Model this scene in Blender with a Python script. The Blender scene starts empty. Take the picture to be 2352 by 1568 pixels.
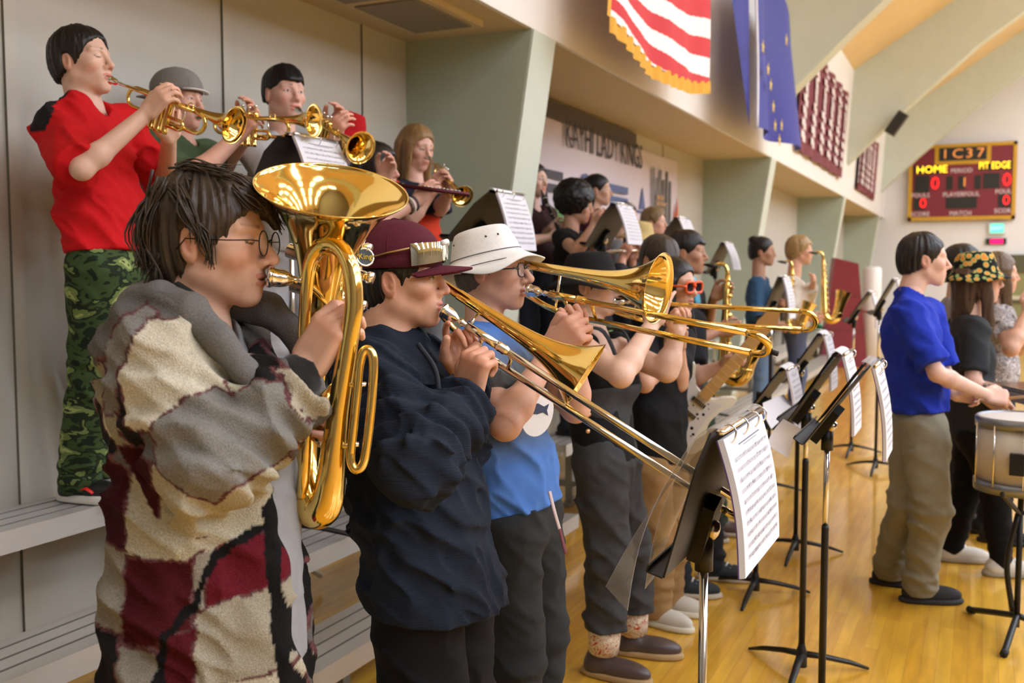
import bpy, math, random
import numpy as np
from mathutils import Vector, Matrix
random.seed(7)
SC = bpy.context.scene
COL = SC.collection

# ---------------------------------------------------------------- camera
IMG_W, IMG_H, FPX = 2352.0, 1568.0, 2300.0
YAW, HORIZON, CAM_Z = math.radians(25.0), 620.0, 1.6
PITCH = math.atan((IMG_H / 2 - HORIZON) / FPX)
RGT = np.array([math.cos(YAW), math.sin(YAW), 0.0])              # towards picture right, level
AWY = np.array([-math.sin(YAW), math.cos(YAW), 0.0])             # away from the camera, level
FWD = AWY * math.cos(PITCH) + np.array([0, 0, -math.sin(PITCH)])
UPV = AWY * math.sin(PITCH) + np.array([0, 0, math.cos(PITCH)])
CAM = np.array([0.0, 0.0, CAM_Z])
cam_data = bpy.data.cameras.new('camera')
cam_data.sensor_width = 36.0
cam_data.lens = FPX / IMG_W * 36.0
cam_data.clip_end = 200
cam_data.dof.use_dof = True
cam_data.dof.focus_distance = 2.35
cam_data.dof.aperture_fstop = 4.0
cam = bpy.data.objects.new('camera', cam_data)
COL.objects.link(cam)
Mx = Matrix.Identity(4)
for i in range(3):
    Mx[i][0], Mx[i][1], Mx[i][2], Mx[i][3] = RGT[i], UPV[i], -FWD[i], CAM[i]
cam.matrix_world = Mx
SC.camera = cam

def P(px, py, d):
    """pixel of the photograph + depth along the view axis -> world point"""
    return CAM + FWD * d + RGT * ((px - IMG_W / 2) / FPX * d) + UPV * (-(py - IMG_H / 2) / FPX * d)
def PZ(px, py, z):
    """pixel + height of the surface it touches -> world point"""
    a = P(px, py, 1.0) - CAM
    return CAM + a * ((z - CAM_Z) / a[2])
def PX(px, py, x):
    a = P(px, py, 1.0) - CAM
    return CAM + a * (x / a[0])
def PY(px, py, y):
    a = P(px, py, 1.0) - CAM
    return CAM + a * (y / a[1])

# ---------------------------------------------------------------- world, exposure
world = bpy.data.worlds.new('world'); SC.world = world
world.use_nodes = True
world.node_tree.nodes['Background'].inputs[0].default_value = (0.9, 0.92, 1.0, 1)
world.node_tree.nodes['Background'].inputs[1].default_value = 0.15
SC.view_settings.view_transform = 'Standard'
SC.view_settings.look = 'None'
SC.view_settings.gamma = 1.0
SC.view_settings.exposure = 0.03
SC.view_settings.use_curve_mapping = False
LAMP_E = 36.0          # strength of the gym's ceiling lamps

# ---------------------------------------------------------------- materials
def srgb(h):
    h = h.lstrip('#')
    c = [int(h[i:i + 2], 16) / 255 for i in (0, 2, 4)]
    return tuple(((v + 0.055) / 1.055) ** 2.4 if v > 0.04045 else v / 12.92 for v in c) + (1.0,)
MATS = {}
def mat(name, col, rough=0.6, metal=0.0, noise=0.0, nscale=40.0, bump=0.0, bscale=200.0, spec=0.5, emit=0.0,
        alpha=1.0, trans=0.0, attr=None, coat=0.0, sheen=0.0, sss=0.0, aniso=None):
    if name in MATS:
        return MATS[name]
    m = bpy.data.materials.new(name); m.use_nodes = True
    nt = m.node_tree; b = nt.nodes['Principled BSDF']
    c = srgb(col) if isinstance(col, str) else col
    b.inputs['Base Color'].default_value = c
    b.inputs['Roughness'].default_value = rough
    b.inputs['Metallic'].default_value = metal
    b.inputs['Specular IOR Level'].default_value = spec
    if coat: b.inputs['Coat Weight'].default_value = coat; b.inputs['Coat Roughness'].default_value = 0.12
    if sheen: b.inputs['Sheen Weight'].default_value = sheen
    if sss:
        b.inputs['Subsurface Weight'].default_value = sss
        b.inputs['Subsurface Radius'].default_value = (0.012, 0.004, 0.002)
        b.inputs['Subsurface Scale'].default_value = 1.0
    if emit:
        b.inputs['Emission Color'].default_value = c; b.inputs['Emission Strength'].default_value = emit
    b.inputs['Alpha'].default_value = alpha
    b.inputs['Transmission Weight'].default_value = trans
    src = None
    if attr:
        a = nt.nodes.new('ShaderNodeAttribute'); a.attribute_name = attr; src = a.outputs['Color']
        nt.links.new(src, b.inputs['Base Color'])
    if noise or bump:
        tc = nt.nodes.new('ShaderNodeTexCoord')
        mp = nt.nodes.new('ShaderNodeMapping')
        nt.links.new(tc.outputs['Object'], mp.inputs['Vector'])
        if aniso: mp.inputs['Scale'].default_value = aniso
    if noise:
        n = nt.nodes.new('ShaderNodeTexNoise'); n.inputs['Scale'].default_value = nscale; n.inputs['Detail'].default_value = 4
        nt.links.new(mp.outputs[0], n.inputs['Vector'])
        mr = nt.nodes.new('ShaderNodeMapRange')
        mr.inputs[1].default_value = 0.25; mr.inputs[2].default_value = 0.75
        mr.inputs[3].default_value = 1 - noise; mr.inputs[4].default_value = 1 + noise
        nt.links.new(n.outputs[0], mr.inputs[0])
        mx = nt.nodes.new('ShaderNodeVectorMath'); mx.operation = 'SCALE'
        if src: nt.links.new(src, mx.inputs[0])
        else: mx.inputs[0].default_value = c[:3]
        nt.links.new(mr.outputs[0], mx.inputs['Scale'])
        nt.links.new(mx.outputs[0], b.inputs['Base Color'])
    if bump:
        n2 = nt.nodes.new('ShaderNodeTexNoise'); n2.inputs['Scale'].default_value = bscale; n2.inputs['Detail'].default_value = 3
        nt.links.new(mp.outputs[0], n2.inputs['Vector'])
        bp = nt.nodes.new('ShaderNodeBump'); bp.inputs['Strength'].default_value = bump; bp.inputs['Distance'].default_value = 0.004
        nt.links.new(n2.outputs[0], bp.inputs['Height']); nt.links.new(bp.outputs[0], b.inputs['Normal'])
    MATS[name] = m
    return m

# ---------------------------------------------------------------- objects
def tag(o, label=None, cat=None, group=None, kind=None):
    if label: o['label'] = label
    if cat: o['category'] = cat
    if group: o['group'] = group
    if kind: o['kind'] = kind
    return o
def empty(name, loc=(0, 0, 0), label=None, cat=None, group=None, kind=None):
    o = bpy.data.objects.new(name, None); COL.objects.link(o)
    o.location = tuple(loc); o.empty_display_size = 0.05
    tag(o, label, cat, group, kind)
    return o
def mesh(name, verts, faces, material, parent=None, smooth=True, cols=None, mats=None, fmat=None):
    """verts are world coordinates; the object's origin sits at its parent's origin"""
    v = np.asarray(verts, dtype=np.float64).reshape(-1, 3)
    me = bpy.data.meshes.new(name)
    off = np.array(parent_world(parent)) if parent is not None else np.zeros(3)
    me.from_pydata((v - off).tolist(), [], faces if isinstance(faces, list) else faces.tolist())
    if smooth: me.shade_smooth()
    for mm in (mats or [material]): me.materials.append(mm)
    if fmat is not None: me.polygons.foreach_set('material_index', np.asarray(fmat, dtype=np.int32))
    if cols is not None:
        a = me.color_attributes.new('Col', 'FLOAT_COLOR', 'POINT')
        c = np.ones((len(v), 4), dtype=np.float32); c[:, :3] = cols
        a.data.foreach_set('color', c.ravel())
    me.update()
    o = bpy.data.objects.new(name, me); COL.objects.link(o)
    if parent is not None: o.parent = parent
    return o
def parent_world(o):
    p = Vector((0, 0, 0))
    while o is not None:
        p = p + o.location; o = o.parent
    return p
class MB:
    """collects shapes in world coordinates"""
    def __init__(s): s.v, s.f, s.n, s.fm, s.cur = [], [], 0, [], 0
    def add(s, v, f):
        v = np.asarray(v, dtype=float).reshape(-1, 3)
        s.v.append(v); s.f += [[int(i) + s.n for i in q] for q in f]; s.fm += [s.cur] * len(f); s.n += len(v); return s
    def box(s, lo, hi, fr=None):
        (a, b, c), (d, e, g) = lo, hi
        v = np.array([[x, y, z] for z in (c, g) for y in (b, e) for x in (a, d)], dtype=float)
        if fr is not None: v = tf(fr, v)
        return s.add(v, [(0, 2, 3, 1), (4, 5, 7, 6), (0, 1, 5, 4), (2, 6, 7, 3), (0, 4, 6, 2), (1, 3, 7, 5)])
    def tube(s, pts, r, n=10, cap=True, ell=None):
        v, f = tube(pts, r, n, cap, ell); return s.add(v, f)
    def lathe(s, prof, fr=None, n=32):
        v, f = lathe(prof, n)
        return s.add(tf(fr, v) if fr is not None else v, f)
    def prism(s, poly, fr, t):
        """polygon (x,y) in frame fr, from z=0 to z=t"""
        k = len(poly)
        v = [[x, y, 0] for x, y in poly] + [[x, y, t] for x, y in poly]
        f = [list(range(k))[::-1], list(range(k, 2 * k))] + [[i, (i + 1) % k, k + (i + 1) % k, k + i] for i in range(k)]
        return s.add(tf(fr, v), f)
    def build(s, name, m, parent=None, smooth=False, mats=None, **k):
        o = mesh(name, np.concatenate(s.v), s.f, m, parent, smooth, mats=mats, fmat=s.fm if mats else None)
        return o
def tf(M, v):
    M = np.asarray(M, dtype=float); v = np.asarray(v, dtype=float).reshape(-1, 3)
    return v @ M[:3, :3].T + M[:3, 3]
def nrm(a):
    a = np.asarray(a, dtype=float); return a / (np.linalg.norm(a) + 1e-12)
def frame(o, x, z=(0, 0, 1)):
    """4x4: x axis along x, z as near to z as possible"""
    x = nrm(x); y = np.cross(z, x)
    if np.linalg.norm(y) < 1e-6: y = np.cross((0, 1, 0), x)
    y = nrm(y); zz = np.cross(x, y)
    M = np.eye(4); M[:3, 0], M[:3, 1], M[:3, 2], M[:3, 3] = x, y, zz, o
    return M
def tube(pts, r, n=10, cap=True, ell=None):
    p = np.asarray(pts, dtype=float); k = len(p)
    r = np.full(k, r) if np.isscalar(r) else np.asarray(r, dtype=float)
    t = np.gradient(p, axis=0); t /= (np.linalg.norm(t, axis=1)[:, None] + 1e-12)
    ref = np.array([0, 0, 1.0]) if abs(t[0][2]) < 0.9 else np.array([1.0, 0, 0])
    u = nrm(np.cross(t[0], ref)); V = []
    ang = np.linspace(0, 2 * math.pi, n, endpoint=False)
    for i in range(k):
        u = nrm(u - t[i] * np.dot(u, t[i])); w = np.cross(t[i], u)
        e = 1.0 if ell is None else ell
        V.append(p[i] + r[i] * (np.outer(np.cos(ang), u) + e * np.outer(np.sin(ang), w)))
    F = [[i * n + j, i * n + (j + 1) % n, (i + 1) * n + (j + 1) % n, (i + 1) * n + j] for i in range(k - 1) for j in range(n)]
    if cap: F += [list(range(n))[::-1], list(range((k - 1) * n, k * n))]
    return np.concatenate(V), F
def lathe(prof, n=32):
    """profile (x along axis, radius) turned about the x axis"""
    ang = np.linspace(0, 2 * math.pi, n, endpoint=False); V = []
    for x, r in prof:
        V.append(np.stack([np.full(n, x), r * np.cos(ang), r * np.sin(ang)], 1))
    k = len(prof)
    F = [[i * n + j, (i + 1) * n + j, (i + 1) * n + (j + 1) % n, i * n + (j + 1) % n] for i in range(k - 1) for j in range(n)]
    return np.concatenate(V), F
def arc(c, u, v, r, a0, a1, n=10):
    c, u, v = map(np.asarray, (c, u, v))
    return [c + r * (math.cos(a) * u + math.sin(a) * v) for a in np.linspace(a0, a1, n)]
def spline(pts, n=8):
    """Catmull-Rom through pts"""
    p = np.asarray(pts, dtype=float); q = np.vstack([2 * p[0] - p[1], p, 2 * p[-1] - p[-2]]); out = []
    for i in range(1, len(q) - 2):
        for t in np.linspace(0, 1, n, endpoint=False):
            a, b, c, d = q[i - 1], q[i], q[i + 1], q[i + 2]
            out.append(0.5 * (2 * b + (c - a) * t + (2 * a - 5 * b + 4 * c - d) * t * t + (3 * b - a - 3 * c + d) * t ** 3))
    out.append(p[-1]); return np.array(out)
def text(name, s, fr, size, m, parent=None, depth=0.002, align='CENTER', sx=1.0, fit=None):
    cu = bpy.data.curves.new(name, 'FONT'); cu.body = s; cu.size = size; cu.align_x = align; cu.align_y = 'CENTER'; cu.extrude = depth
    cu.resolution_u = 2
    tmp = bpy.data.objects.new(name, cu); COL.objects.link(tmp)
    dg = bpy.context.evaluated_depsgraph_get()
    me = bpy.data.meshes.new_from_object(tmp.evaluated_get(dg))
    n = len(me.vertices); co = np.empty(n * 3); me.vertices.foreach_get('co', co); co = co.reshape(-1, 3); co[:, 0] *= sx if fit is None else fit / (co[:, 0].max() - co[:, 0].min())
    F = [list(p.vertices) for p in me.polygons]
    bpy.data.objects.remove(tmp); bpy.data.curves.remove(cu); bpy.data.meshes.remove(me)
    return mesh(name, tf(fr, co), F, m, parent, False)
# ---------------------------------------------------------------- signed distance modelling
def smin(a, b, k):
    if k <= 0: return np.minimum(a, b)
    h = np.clip(0.5 + 0.5 * (b - a) / k, 0, 1)
    return b + (a - b) * h - k * h * (1 - h)
def smax(a, b, k): return -smin(-a, -b, k)
def caps(p, a, b, ra, rb, w=None, kw=1.0):
    """tapered capsule; section widened by kw along w"""
    a = np.asarray(a, float); b = np.asarray(b, float)
    q = p - a
    if w is not None:
        w = np.asarray(w, float); q = q - np.outer(q @ w, w) * (1 - 1 / kw)
        ab = (b - a) - w * np.dot(b - a, w) * (1 - 1 / kw)
    else: ab = b - a
    t = np.clip(q @ ab / (ab @ ab + 1e-12), 0, 1)
    return np.linalg.norm(q - t[:, None] * ab, axis=1) - (ra + t * (rb - ra))
def ellip(p, c, r, R=None):
    q = p - np.asarray(c, float)
    if R is not None: q = q @ R
    r = np.asarray(r, float)
    k0 = np.linalg.norm(q / r, axis=1); k1 = np.linalg.norm(q / (r * r), axis=1)
    return k0 * (k0 - 1) / (k1 + 1e-9)
def rbox(p, c, h, rad, R=None):
    q = p - np.asarray(c, float)
    if R is not None: q = q @ R
    q = np.abs(q) - np.asarray(h, float) + rad
    return np.linalg.norm(np.maximum(q, 0), axis=1) + np.minimum(q.max(1), 0) - rad
def roty(a):
    c, s = math.cos(a), math.sin(a); return np.array([[c, 0, s], [0, 1, 0], [-s, 0, c]])
def rotx(a):
    c, s = math.cos(a), math.sin(a); return np.array([[1, 0, 0], [0, c, -s], [0, s, c]])
def rotz(a):
    c, s = math.cos(a), math.sin(a); return np.array([[c, -s, 0], [s, c, 0], [0, 0, 1]])
_lat = np.random.RandomState(3).rand(32, 32, 32)
def vnoise(p):
    i = np.floor(p).astype(int); f = p - i; f = f * f * (3 - 2 * f); i &= 31; j = (i + 1) & 31
    x0, y0, z0, x1, y1, z1 = i[:, 0], i[:, 1], i[:, 2], j[:, 0], j[:, 1], j[:, 2]
    fx, fy, fz = f[:, 0], f[:, 1], f[:, 2]
    a = _lat[x0, y0, z0] * (1 - fx) + _lat[x1, y0, z0] * fx; b = _lat[x0, y1, z0] * (1 - fx) + _lat[x1, y1, z0] * fx
    c = _lat[x0, y0, z1] * (1 - fx) + _lat[x1, y0, z1] * fx; d = _lat[x0, y1, z1] * (1 - fx) + _lat[x1, y1, z1] * fx
    return ((a * (1 - fy) + b * fy) * (1 - fz) + (c * (1 - fy) + d * fy) * fz) * 2 - 1
def surfnet(fn, lo, hi, h):
    """surface nets of fn (points -> distance) in the box lo..hi, cell h; a coarse pass skips the empty space"""
    lo = np.asarray(lo, float) - 2 * h; hi = np.asarray(hi, float) + 2 * h
    C = 4
    nc = np.maximum(np.ceil((hi - lo) / (h * C)).astype(int), 1)
    n = nc * C + 1
    cc = [lo[i] + (np.arange(nc[i]) + 0.5) * h * C for i in range(3)]
    g = np.stack(np.meshgrid(*cc, indexing='ij'), -1).reshape(-1, 3)
    dc = fn(g).reshape(nc)
    near = np.abs(dc) < h * C * 2.4
    D = np.repeat(np.repeat(np.repeat(dc, C, 0), C, 1), C, 2)
    D = np.pad(D, ((0, 1), (0, 1), (0, 1)), mode='edge')
    M = np.zeros(n, bool)
    nn = np.repeat(np.repeat(np.repeat(near, C, 0), C, 1), C, 2)
    M[:-1, :-1, :-1] |= nn; M[1:, :-1, :-1] |= nn; M[:-1, 1:, :-1] |= nn; M[:-1, :-1, 1:] |= nn
    M[1:, 1:, :-1] |= nn; M[1:, :-1, 1:] |= nn; M[:-1, 1:, 1:] |= nn; M[1:, 1:, 1:] |= nn
    idx = np.argwhere(M)
    D[M] = fn(lo + idx * h)
    S = D < 0
    s = S.astype(np.int8)
    cnt = s[:-1, :-1, :-1] + s[1:, :-1, :-1] + s[:-1, 1:, :-1] + s[:-1, :-1, 1:] + s[1:, 1:, :-1] + s[1:, :-1, 1:] + s[:-1, 1:, 1:] + s[1:, 1:, 1:]
    cells = np.argwhere((cnt > 0) & (cnt < 8))
    if len(cells) == 0: return np.zeros((0, 3)), np.zeros((0, 4), int)
    vid = -np.ones(np.array(n) - 1, int); vid[tuple(cells.T)] = np.arange(len(cells))
    acc = np.zeros((len(cells), 3)); wt = np.zeros(len(cells))
    cor = [(0, 0, 0), (1, 0, 0), (0, 1, 0), (1, 1, 0), (0, 0, 1), (1, 0, 1), (0, 1, 1), (1, 1, 1)]
    dv = [D[cells[:, 0] + c[0], cells[:, 1] + c[1], cells[:, 2] + c[2]] for c in cor]
    for a in range(8):
        for b in range(a + 1, 8):
            if bin(a ^ b).count('1') != 1: continue
            m = (dv[a] < 0) != (dv[b] < 0)
            if not m.any(): continue
            t = dv[a][m] / (dv[a][m] - dv[b][m])
            acc[m] += np.array(cor[a]) + t[:, None] * (np.array(cor[b]) - np.array(cor[a])); wt[m] += 1
    V = lo + (cells + acc / wt[:, None]) * h
    Q = []
    for ax in range(3):
        sl0 = [slice(None)] * 3; sl1 = [slice(None)] * 3; sl0[ax] = slice(None, -1); sl1[ax] = slice(1, None)
        a, b = S[tuple(sl0)], S[tuple(sl1)]
        e = np.argwhere(a != b); o1, o2 = [(1, 2), (2, 0), (0, 1)][ax]
        ok = (e[:, o1] > 0) & (e[:, o2] > 0) & (e[:, o1] < n[o1] - 1) & (e[:, o2] < n[o2] - 1)
        e = e[ok]
        u = np.zeros(3, int); u[o1] = 1; w = np.zeros(3, int); w[o2] = 1
        q = np.stack([vid[tuple((e - u - w).T)], vid[tuple((e - w).T)], vid[tuple(e.T)], vid[tuple((e - u).T)]], 1)
        flip = ~a[tuple(e.T)]
        q[flip] = q[flip][:, ::-1]
        Q.append(q)
    Q = np.concatenate(Q); Q = Q[(Q >= 0).all(1)]
    return V, Q
# ================================================================ the gym
WALLX, FASX, SOFZ, ENDY = -3.25, -2.40, 3.0, 29.0
LEAN = 0.15
M_wall = mat('wall_cream_panel', '#bab5a8', 0.55, noise=0.03, nscale=3, bump=0.02, bscale=300)
M_soff = mat('soffit_paint', '#c3b18c', 0.7, noise=0.03, nscale=4)
M_white = mat('white_wall_paint', '#e4e2de', 0.6, noise=0.02, nscale=2)
M_green = mat('sage_green_paint', '#a9b3a0', 0.5, noise=0.03, nscale=5)
M_greenlite = mat('pale_sage_paint', '#c3cbbd', 0.5, noise=0.03, nscale=5)
M_tan = mat('tan_ceiling_deck', '#dcc495', 0.7, noise=0.05, nscale=2)
M_trim = mat('panel_seam_strip', '#bdb6a6', 0.5)
M_dark = mat('dark_gap', '#6b665a', 0.8)

def floor_material():
    m = bpy.data.materials.new('varnished_maple_floor'); m.use_nodes = True
    nt = m.node_tree; b = nt.nodes['Principled BSDF']; L = nt.links.new
    geo = nt.nodes.new('ShaderNodeTexCoord')
    mp = nt.nodes.new('ShaderNodeMapping'); mp.inputs['Rotation'].default_value = (0, 0, math.pi / 2); L(geo.outputs['Object'], mp.inputs[0])
    br = nt.nodes.new('ShaderNodeTexBrick'); L(mp.outputs[0], br.inputs['Vector'])
    br.offset = 0.37; br.inputs['Scale'].default_value = 1.0
    br.inputs['Color1'].default_value = srgb('#dfad38'); br.inputs['Color2'].default_value = srgb('#d09a2c'); br.inputs['Mortar'].default_value = srgb('#c08c34')
    br.inputs['Mortar Size'].default_value = 0.0012; br.inputs['Brick Width'].default_value = 1.1; br.inputs['Row Height'].default_value = 0.057
    n = nt.nodes.new('ShaderNodeTexNoise'); n.inputs['Scale'].default_value = 3.0; n.inputs['Detail'].default_value = 5
    mp2 = nt.nodes.new('ShaderNodeMapping'); mp2.inputs['Scale'].default_value = (9, 1, 1); L(geo.outputs['Object'], mp2.inputs[0]); L(mp2.outputs[0], n.inputs['Vector'])
    mr = nt.nodes.new('ShaderNodeMapRange'); mr.inputs[1].default_value = 0.3; mr.inputs[2].default_value = 0.7; mr.inputs[3].default_value = 0.82; mr.inputs[4].default_value = 1.15
    L(n.outputs[0], mr.inputs[0])
    vm = nt.nodes.new('ShaderNodeVectorMath'); vm.operation = 'SCALE'; L(br.outputs['Color'], vm.inputs[0]); L(mr.outputs[0], vm.inputs['Scale'])
    L(vm.outputs[0], b.inputs['Base Color'])
    b.inputs['Roughness'].default_value = 0.32
    b.inputs['Coat Weight'].default_value = 0.8; b.inputs['Coat Roughness'].default_value = 0.10
    n3 = nt.nodes.new('ShaderNodeTexNoise'); n3.inputs['Scale'].default_value = 6.0
    bp = nt.nodes.new('ShaderNodeBump'); bp.inputs['Strength'].default_value = 0.05; bp.inputs['Distance'].default_value = 0.01
    L(geo.outputs['Object'], n3.inputs['Vector']); L(n3.outputs[0], bp.inputs['Height']); L(bp.outputs[0], b.inputs['Normal']); L(bp.outputs[0], b.inputs['Coat Normal'])
    return m
M_floor = floor_material()
def struct(name, mb, m, label=None, **k):
    o = mb.build(name, m, **k); o['kind'] = 'structure'
    if label: o['label'] = label
    return o
Y0, X1 = -7.0, 18.4
struct('floor', MB().box((WALLX - .3, Y0, -0.1), (X1, ENDY, 0)), M_floor, 'glossy yellow maple gymnasium floor')
wl = struct('wall_left', MB().box((WALLX - .2, Y0, 0), (WALLX, ENDY, SOFZ)), M_wall, 'cream panelled wall behind the bleachers')
# seams of the wall panels: dark joint + light cover strip
for px in (30, 523, 838):
    s = PX(px, 300, WALLX)[1]
    MB().box((WALLX, s - .030, 0), (WALLX + .010, s + .022, SOFZ)).build('cover_strip', M_trim, wl)
    MB().box((WALLX, s - .0325, 0), (WALLX + .0105, s - .030, SOFZ)).build('panel_joint', M_dark, wl)
for k in range(1, 3):
    s = PX(838, 300, WALLX)[1] + k * 3.0
    MB().box((WALLX, s - .02, 0), (WALLX + .010, s + .02, SOFZ)).build('cover_strip', M_trim, wl)
sf = struct('ceiling_soffit', MB().box((WALLX - .2, Y0, SOFZ), (FASX - .03, ENDY, SOFZ + .2)), M_soff, 'tan underside of the overhang above the bleachers')
# upper wall above the recess: leans out a little like the columns
FLEAN = 0.06
def lean_x(z): return FASX + (z - SOFZ) * FLEAN
FTOP = 5.35
uw = struct('wall_upper', MB().prism([(FASX, SOFZ), (lean_x(FTOP), FTOP), (lean_x(FTOP) - .3, FTOP), (FASX - .3, SOFZ + .21), (FASX - .03, SOFZ + .21), (FASX - .03, SOFZ)],
            np.array([[1, 0, 0, 0], [0, 0, -1, ENDY], [0, 1, 0, 0], [0, 0, 0, 1.]]), ENDY - Y0), M_white, 'white upper wall above the bleacher recess')
# columns and roof frames
FR_XZ = lambda y: np.array([[1, 0, 0, 0], [0, 0, -1, y], [0, 1, 0, 0], [0, 0, 0, 1.]])     # (x,z) polygon, extruded towards -y
beamy = [5.42 - 7.35, 5.42, 12.75, 20.1, 27.4]
roof_top = [(FASX - .25, FTOP - .25), (-.5, 6.5), (2.5, 8.5), (5.5, 9.6), (8, 10.0)]
roof_bot = [(lean_x(3.6), 3.6), (-1.49, 4.44), (-.12, 5.65), (2.6, 7.6), (5.5, 8.8), (8, 9.2)]
mir = lambda L: [(16 - x, z) for x, z in L][::-1]
for i, y in enumerate(beamy):
    T = 0.34
    c = struct('trim_%d' % (i + 1), MB().prism([(WALLX, 0), (FASX - 3 * LEAN, 0), (FASX, SOFZ), (WALLX, SOFZ)], FR_XZ(y + T), T), M_green,
               'sage green slanted column at the front of the recess')
    MB().prism([(FASX - 3 * LEAN, 0), (FASX - 3 * LEAN + .012, 0), (FASX + .012, SOFZ - .005), (FASX, SOFZ - .005)], FR_XZ(y + T - .004), T - .008).build('column_face', M_greenlite, c)
    poly = [(lean_x(3.2) - .05, 3.2)] + roof_bot + mir(roof_bot) + [(16 - lean_x(3.2), 3.2)] + mir(roof_top)[::-1] + roof_top[::-1]
    b = struct('trim_%d' % (i + 11), MB().prism(poly[::-1], FR_XZ(y + T), T), M_greenlite, 'pale sage roof frame sloping up over the court')
full = roof_top + mir(roof_top)[1:]
mb = MB()
up = [(x, z + .15) for x, z in full]
mb.prism(full + up[::-1], FR_XZ(ENDY), ENDY - Y0)
struct('ceiling', mb, M_tan, 'tan roof deck between the sage frames')
struct('wall_end', MB().box((WALLX - .2, ENDY, 0), (X1 + .3, ENDY + .2, 11)), M_white, 'far white end wall with the scoreboard')
struct('wall_back', MB().box((WALLX - .2, Y0 - .2, 0), (X1 + .3, Y0, 11)), mat('back_wall_brown', '#6f665c', .7))
struct('wall_right', MB().box((X1, Y0, 0), (X1 + .2, ENDY, 6)), mat('far_wall_wood', '#86745e', .7))
# the roof lamps: long strip lamps in each bay
M_lamp = mat('lamp_diffuser', (0.80, 0.91, 1.08, 1), 0.5, emit=LAMP_E)
M_house = mat('lamp_housing', '#d8d8d2', 0.4)
proto = None
def lamp(x, y, z, ang, n):
    e = empty('ceiling_light', (x, y, z), 'strip lamp in the %s row from the near wall, %s from the bleacher side' % n, 'ceiling light', 'strip lamps under the roof')
    fr = np.eye(4); fr[:3, :3] = roty(-ang); fr[:3, 3] = (x, y, z)
    MB().box((-1.3, -.32, 0), (1.3, .32, .08), fr).build('housing', M_house, e)
    MB().box((-1.27, -.29, -.02), (1.27, .29, 0.001), fr).build('diffuser', M_lamp, e)
ORD = ['first', 'second', 'third', 'fourth', 'fifth', 'sixth', 'seventh', 'eighth', 'ninth']
for j, y in enumerate([-4.2, -.4, 3.0, 7.4, 10.6, 14.6, 18.0, 22.0, 25.4]):
    for i, (x, z, a) in enumerate(((4.0, 8.0, .50), (7.4, 9.0, .2), (11.0, 8.4, -.35), (14.4, 7.0, -.60))):
        lamp(x, y, z, a, (ORD[j], ORD[i]))
# ================================================================ bleachers
M_alu = mat('brushed_aluminium', '#c9c8c4', 0.38, metal=0.55, noise=0.05, nscale=12, aniso=(40, 1, 40))
M_aludark = mat('grey_steel_frame', '#8d8d88', 0.45, metal=0.6)
M_groove = mat('plank_groove', '#75736e', 0.5, metal=0.4)
def bleacher(y0, y1, label):
    e = empty('bleacher', (-2.6, (y0 + y1) / 2, 0), label, 'bleachers')
    for (xa, xb, z, foot) in ((-3.19, -2.91, .735, 0), (-2.68, -2.40, .47, 0), (-2.34, -2.06, .20, 1)):
        pl = MB().box((xa, y0, z - .045), (xb, y1, z)).build('seat_plank', M_alu, e)
        MB().box((xb - .004, y0, z - .075), (xb + .012, y1, z + .003)).build('front_lip', M_alu, pl)
        for gx in (xa + .06, xa + .135, xa + .21):
            MB().box((gx - .005, y0 + .002, z - .001), (gx + .005, y1 - .002, z + .0015)).build('groove', M_groove, pl)
    # riser strips just under the seats
    MB().box((-2.72, y0, .33), (-2.70, y1, .45)).build('riser_plank', M_alu, e)
    n = max(2, int((y1 - y0) / 1.9))
    for k in range(n + 1):
        y = y0 + .35 + (y1 - y0 - .7) * k / n
        for x, z in ((-3.05, .69), (-2.50, .425), (-2.2, .155)):
            MB().box((x - .025, y - .025, 0.0), (x + .025, y + .025, z)).build('leg', M_aludark, e)
        MB().box((-3.2, y - .02, .125), (-2.08, y + .02, .165)).build('frame_rail', M_aludark, e)
        MB().tube([(-3.10, y + .05, .65), (-2.98, min(y + .95, y1), .06)], .016, 8).build('brace_tube', M_alu, e)
        MB().box((-2.53, y - .10, -.0), (-2.47, y + .10, .02)).build('foot_pad', M_aludark, e)
    return e
bleacher(-2.6, 5.3, 'aluminium bleacher rows against the panelled wall under the trumpet players')
bleacher(5.95, 12.6, 'aluminium bleacher rows beyond the first green column under the sponsor banner')
bleacher(13.3, 20.0, 'far aluminium bleacher rows beyond the second green column')

# ================================================================ vent in the soffit
v = empty('ceiling_vent', (-2.82, 4.0, SOFZ), 'large flush grey vent panel in the soffit above the trumpets', 'vent')
a, b = PZ(815, 2, SOFZ), PZ(1035, 50, SOFZ)
MB().box((-3.02, 3.0, SOFZ - .035), (-2.58, 5.15, SOFZ)).build('frame', M_soff, v)
M_vent = mat('vent_panel', '#7d7564', 0.6)
for k in range(3):
    MB().box((-2.98, 3.06 + k * .7, SOFZ - .045), (-2.62, 3.06 + k * .7 + .62, SOFZ - .03)).build('panel', M_vent, v)

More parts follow.
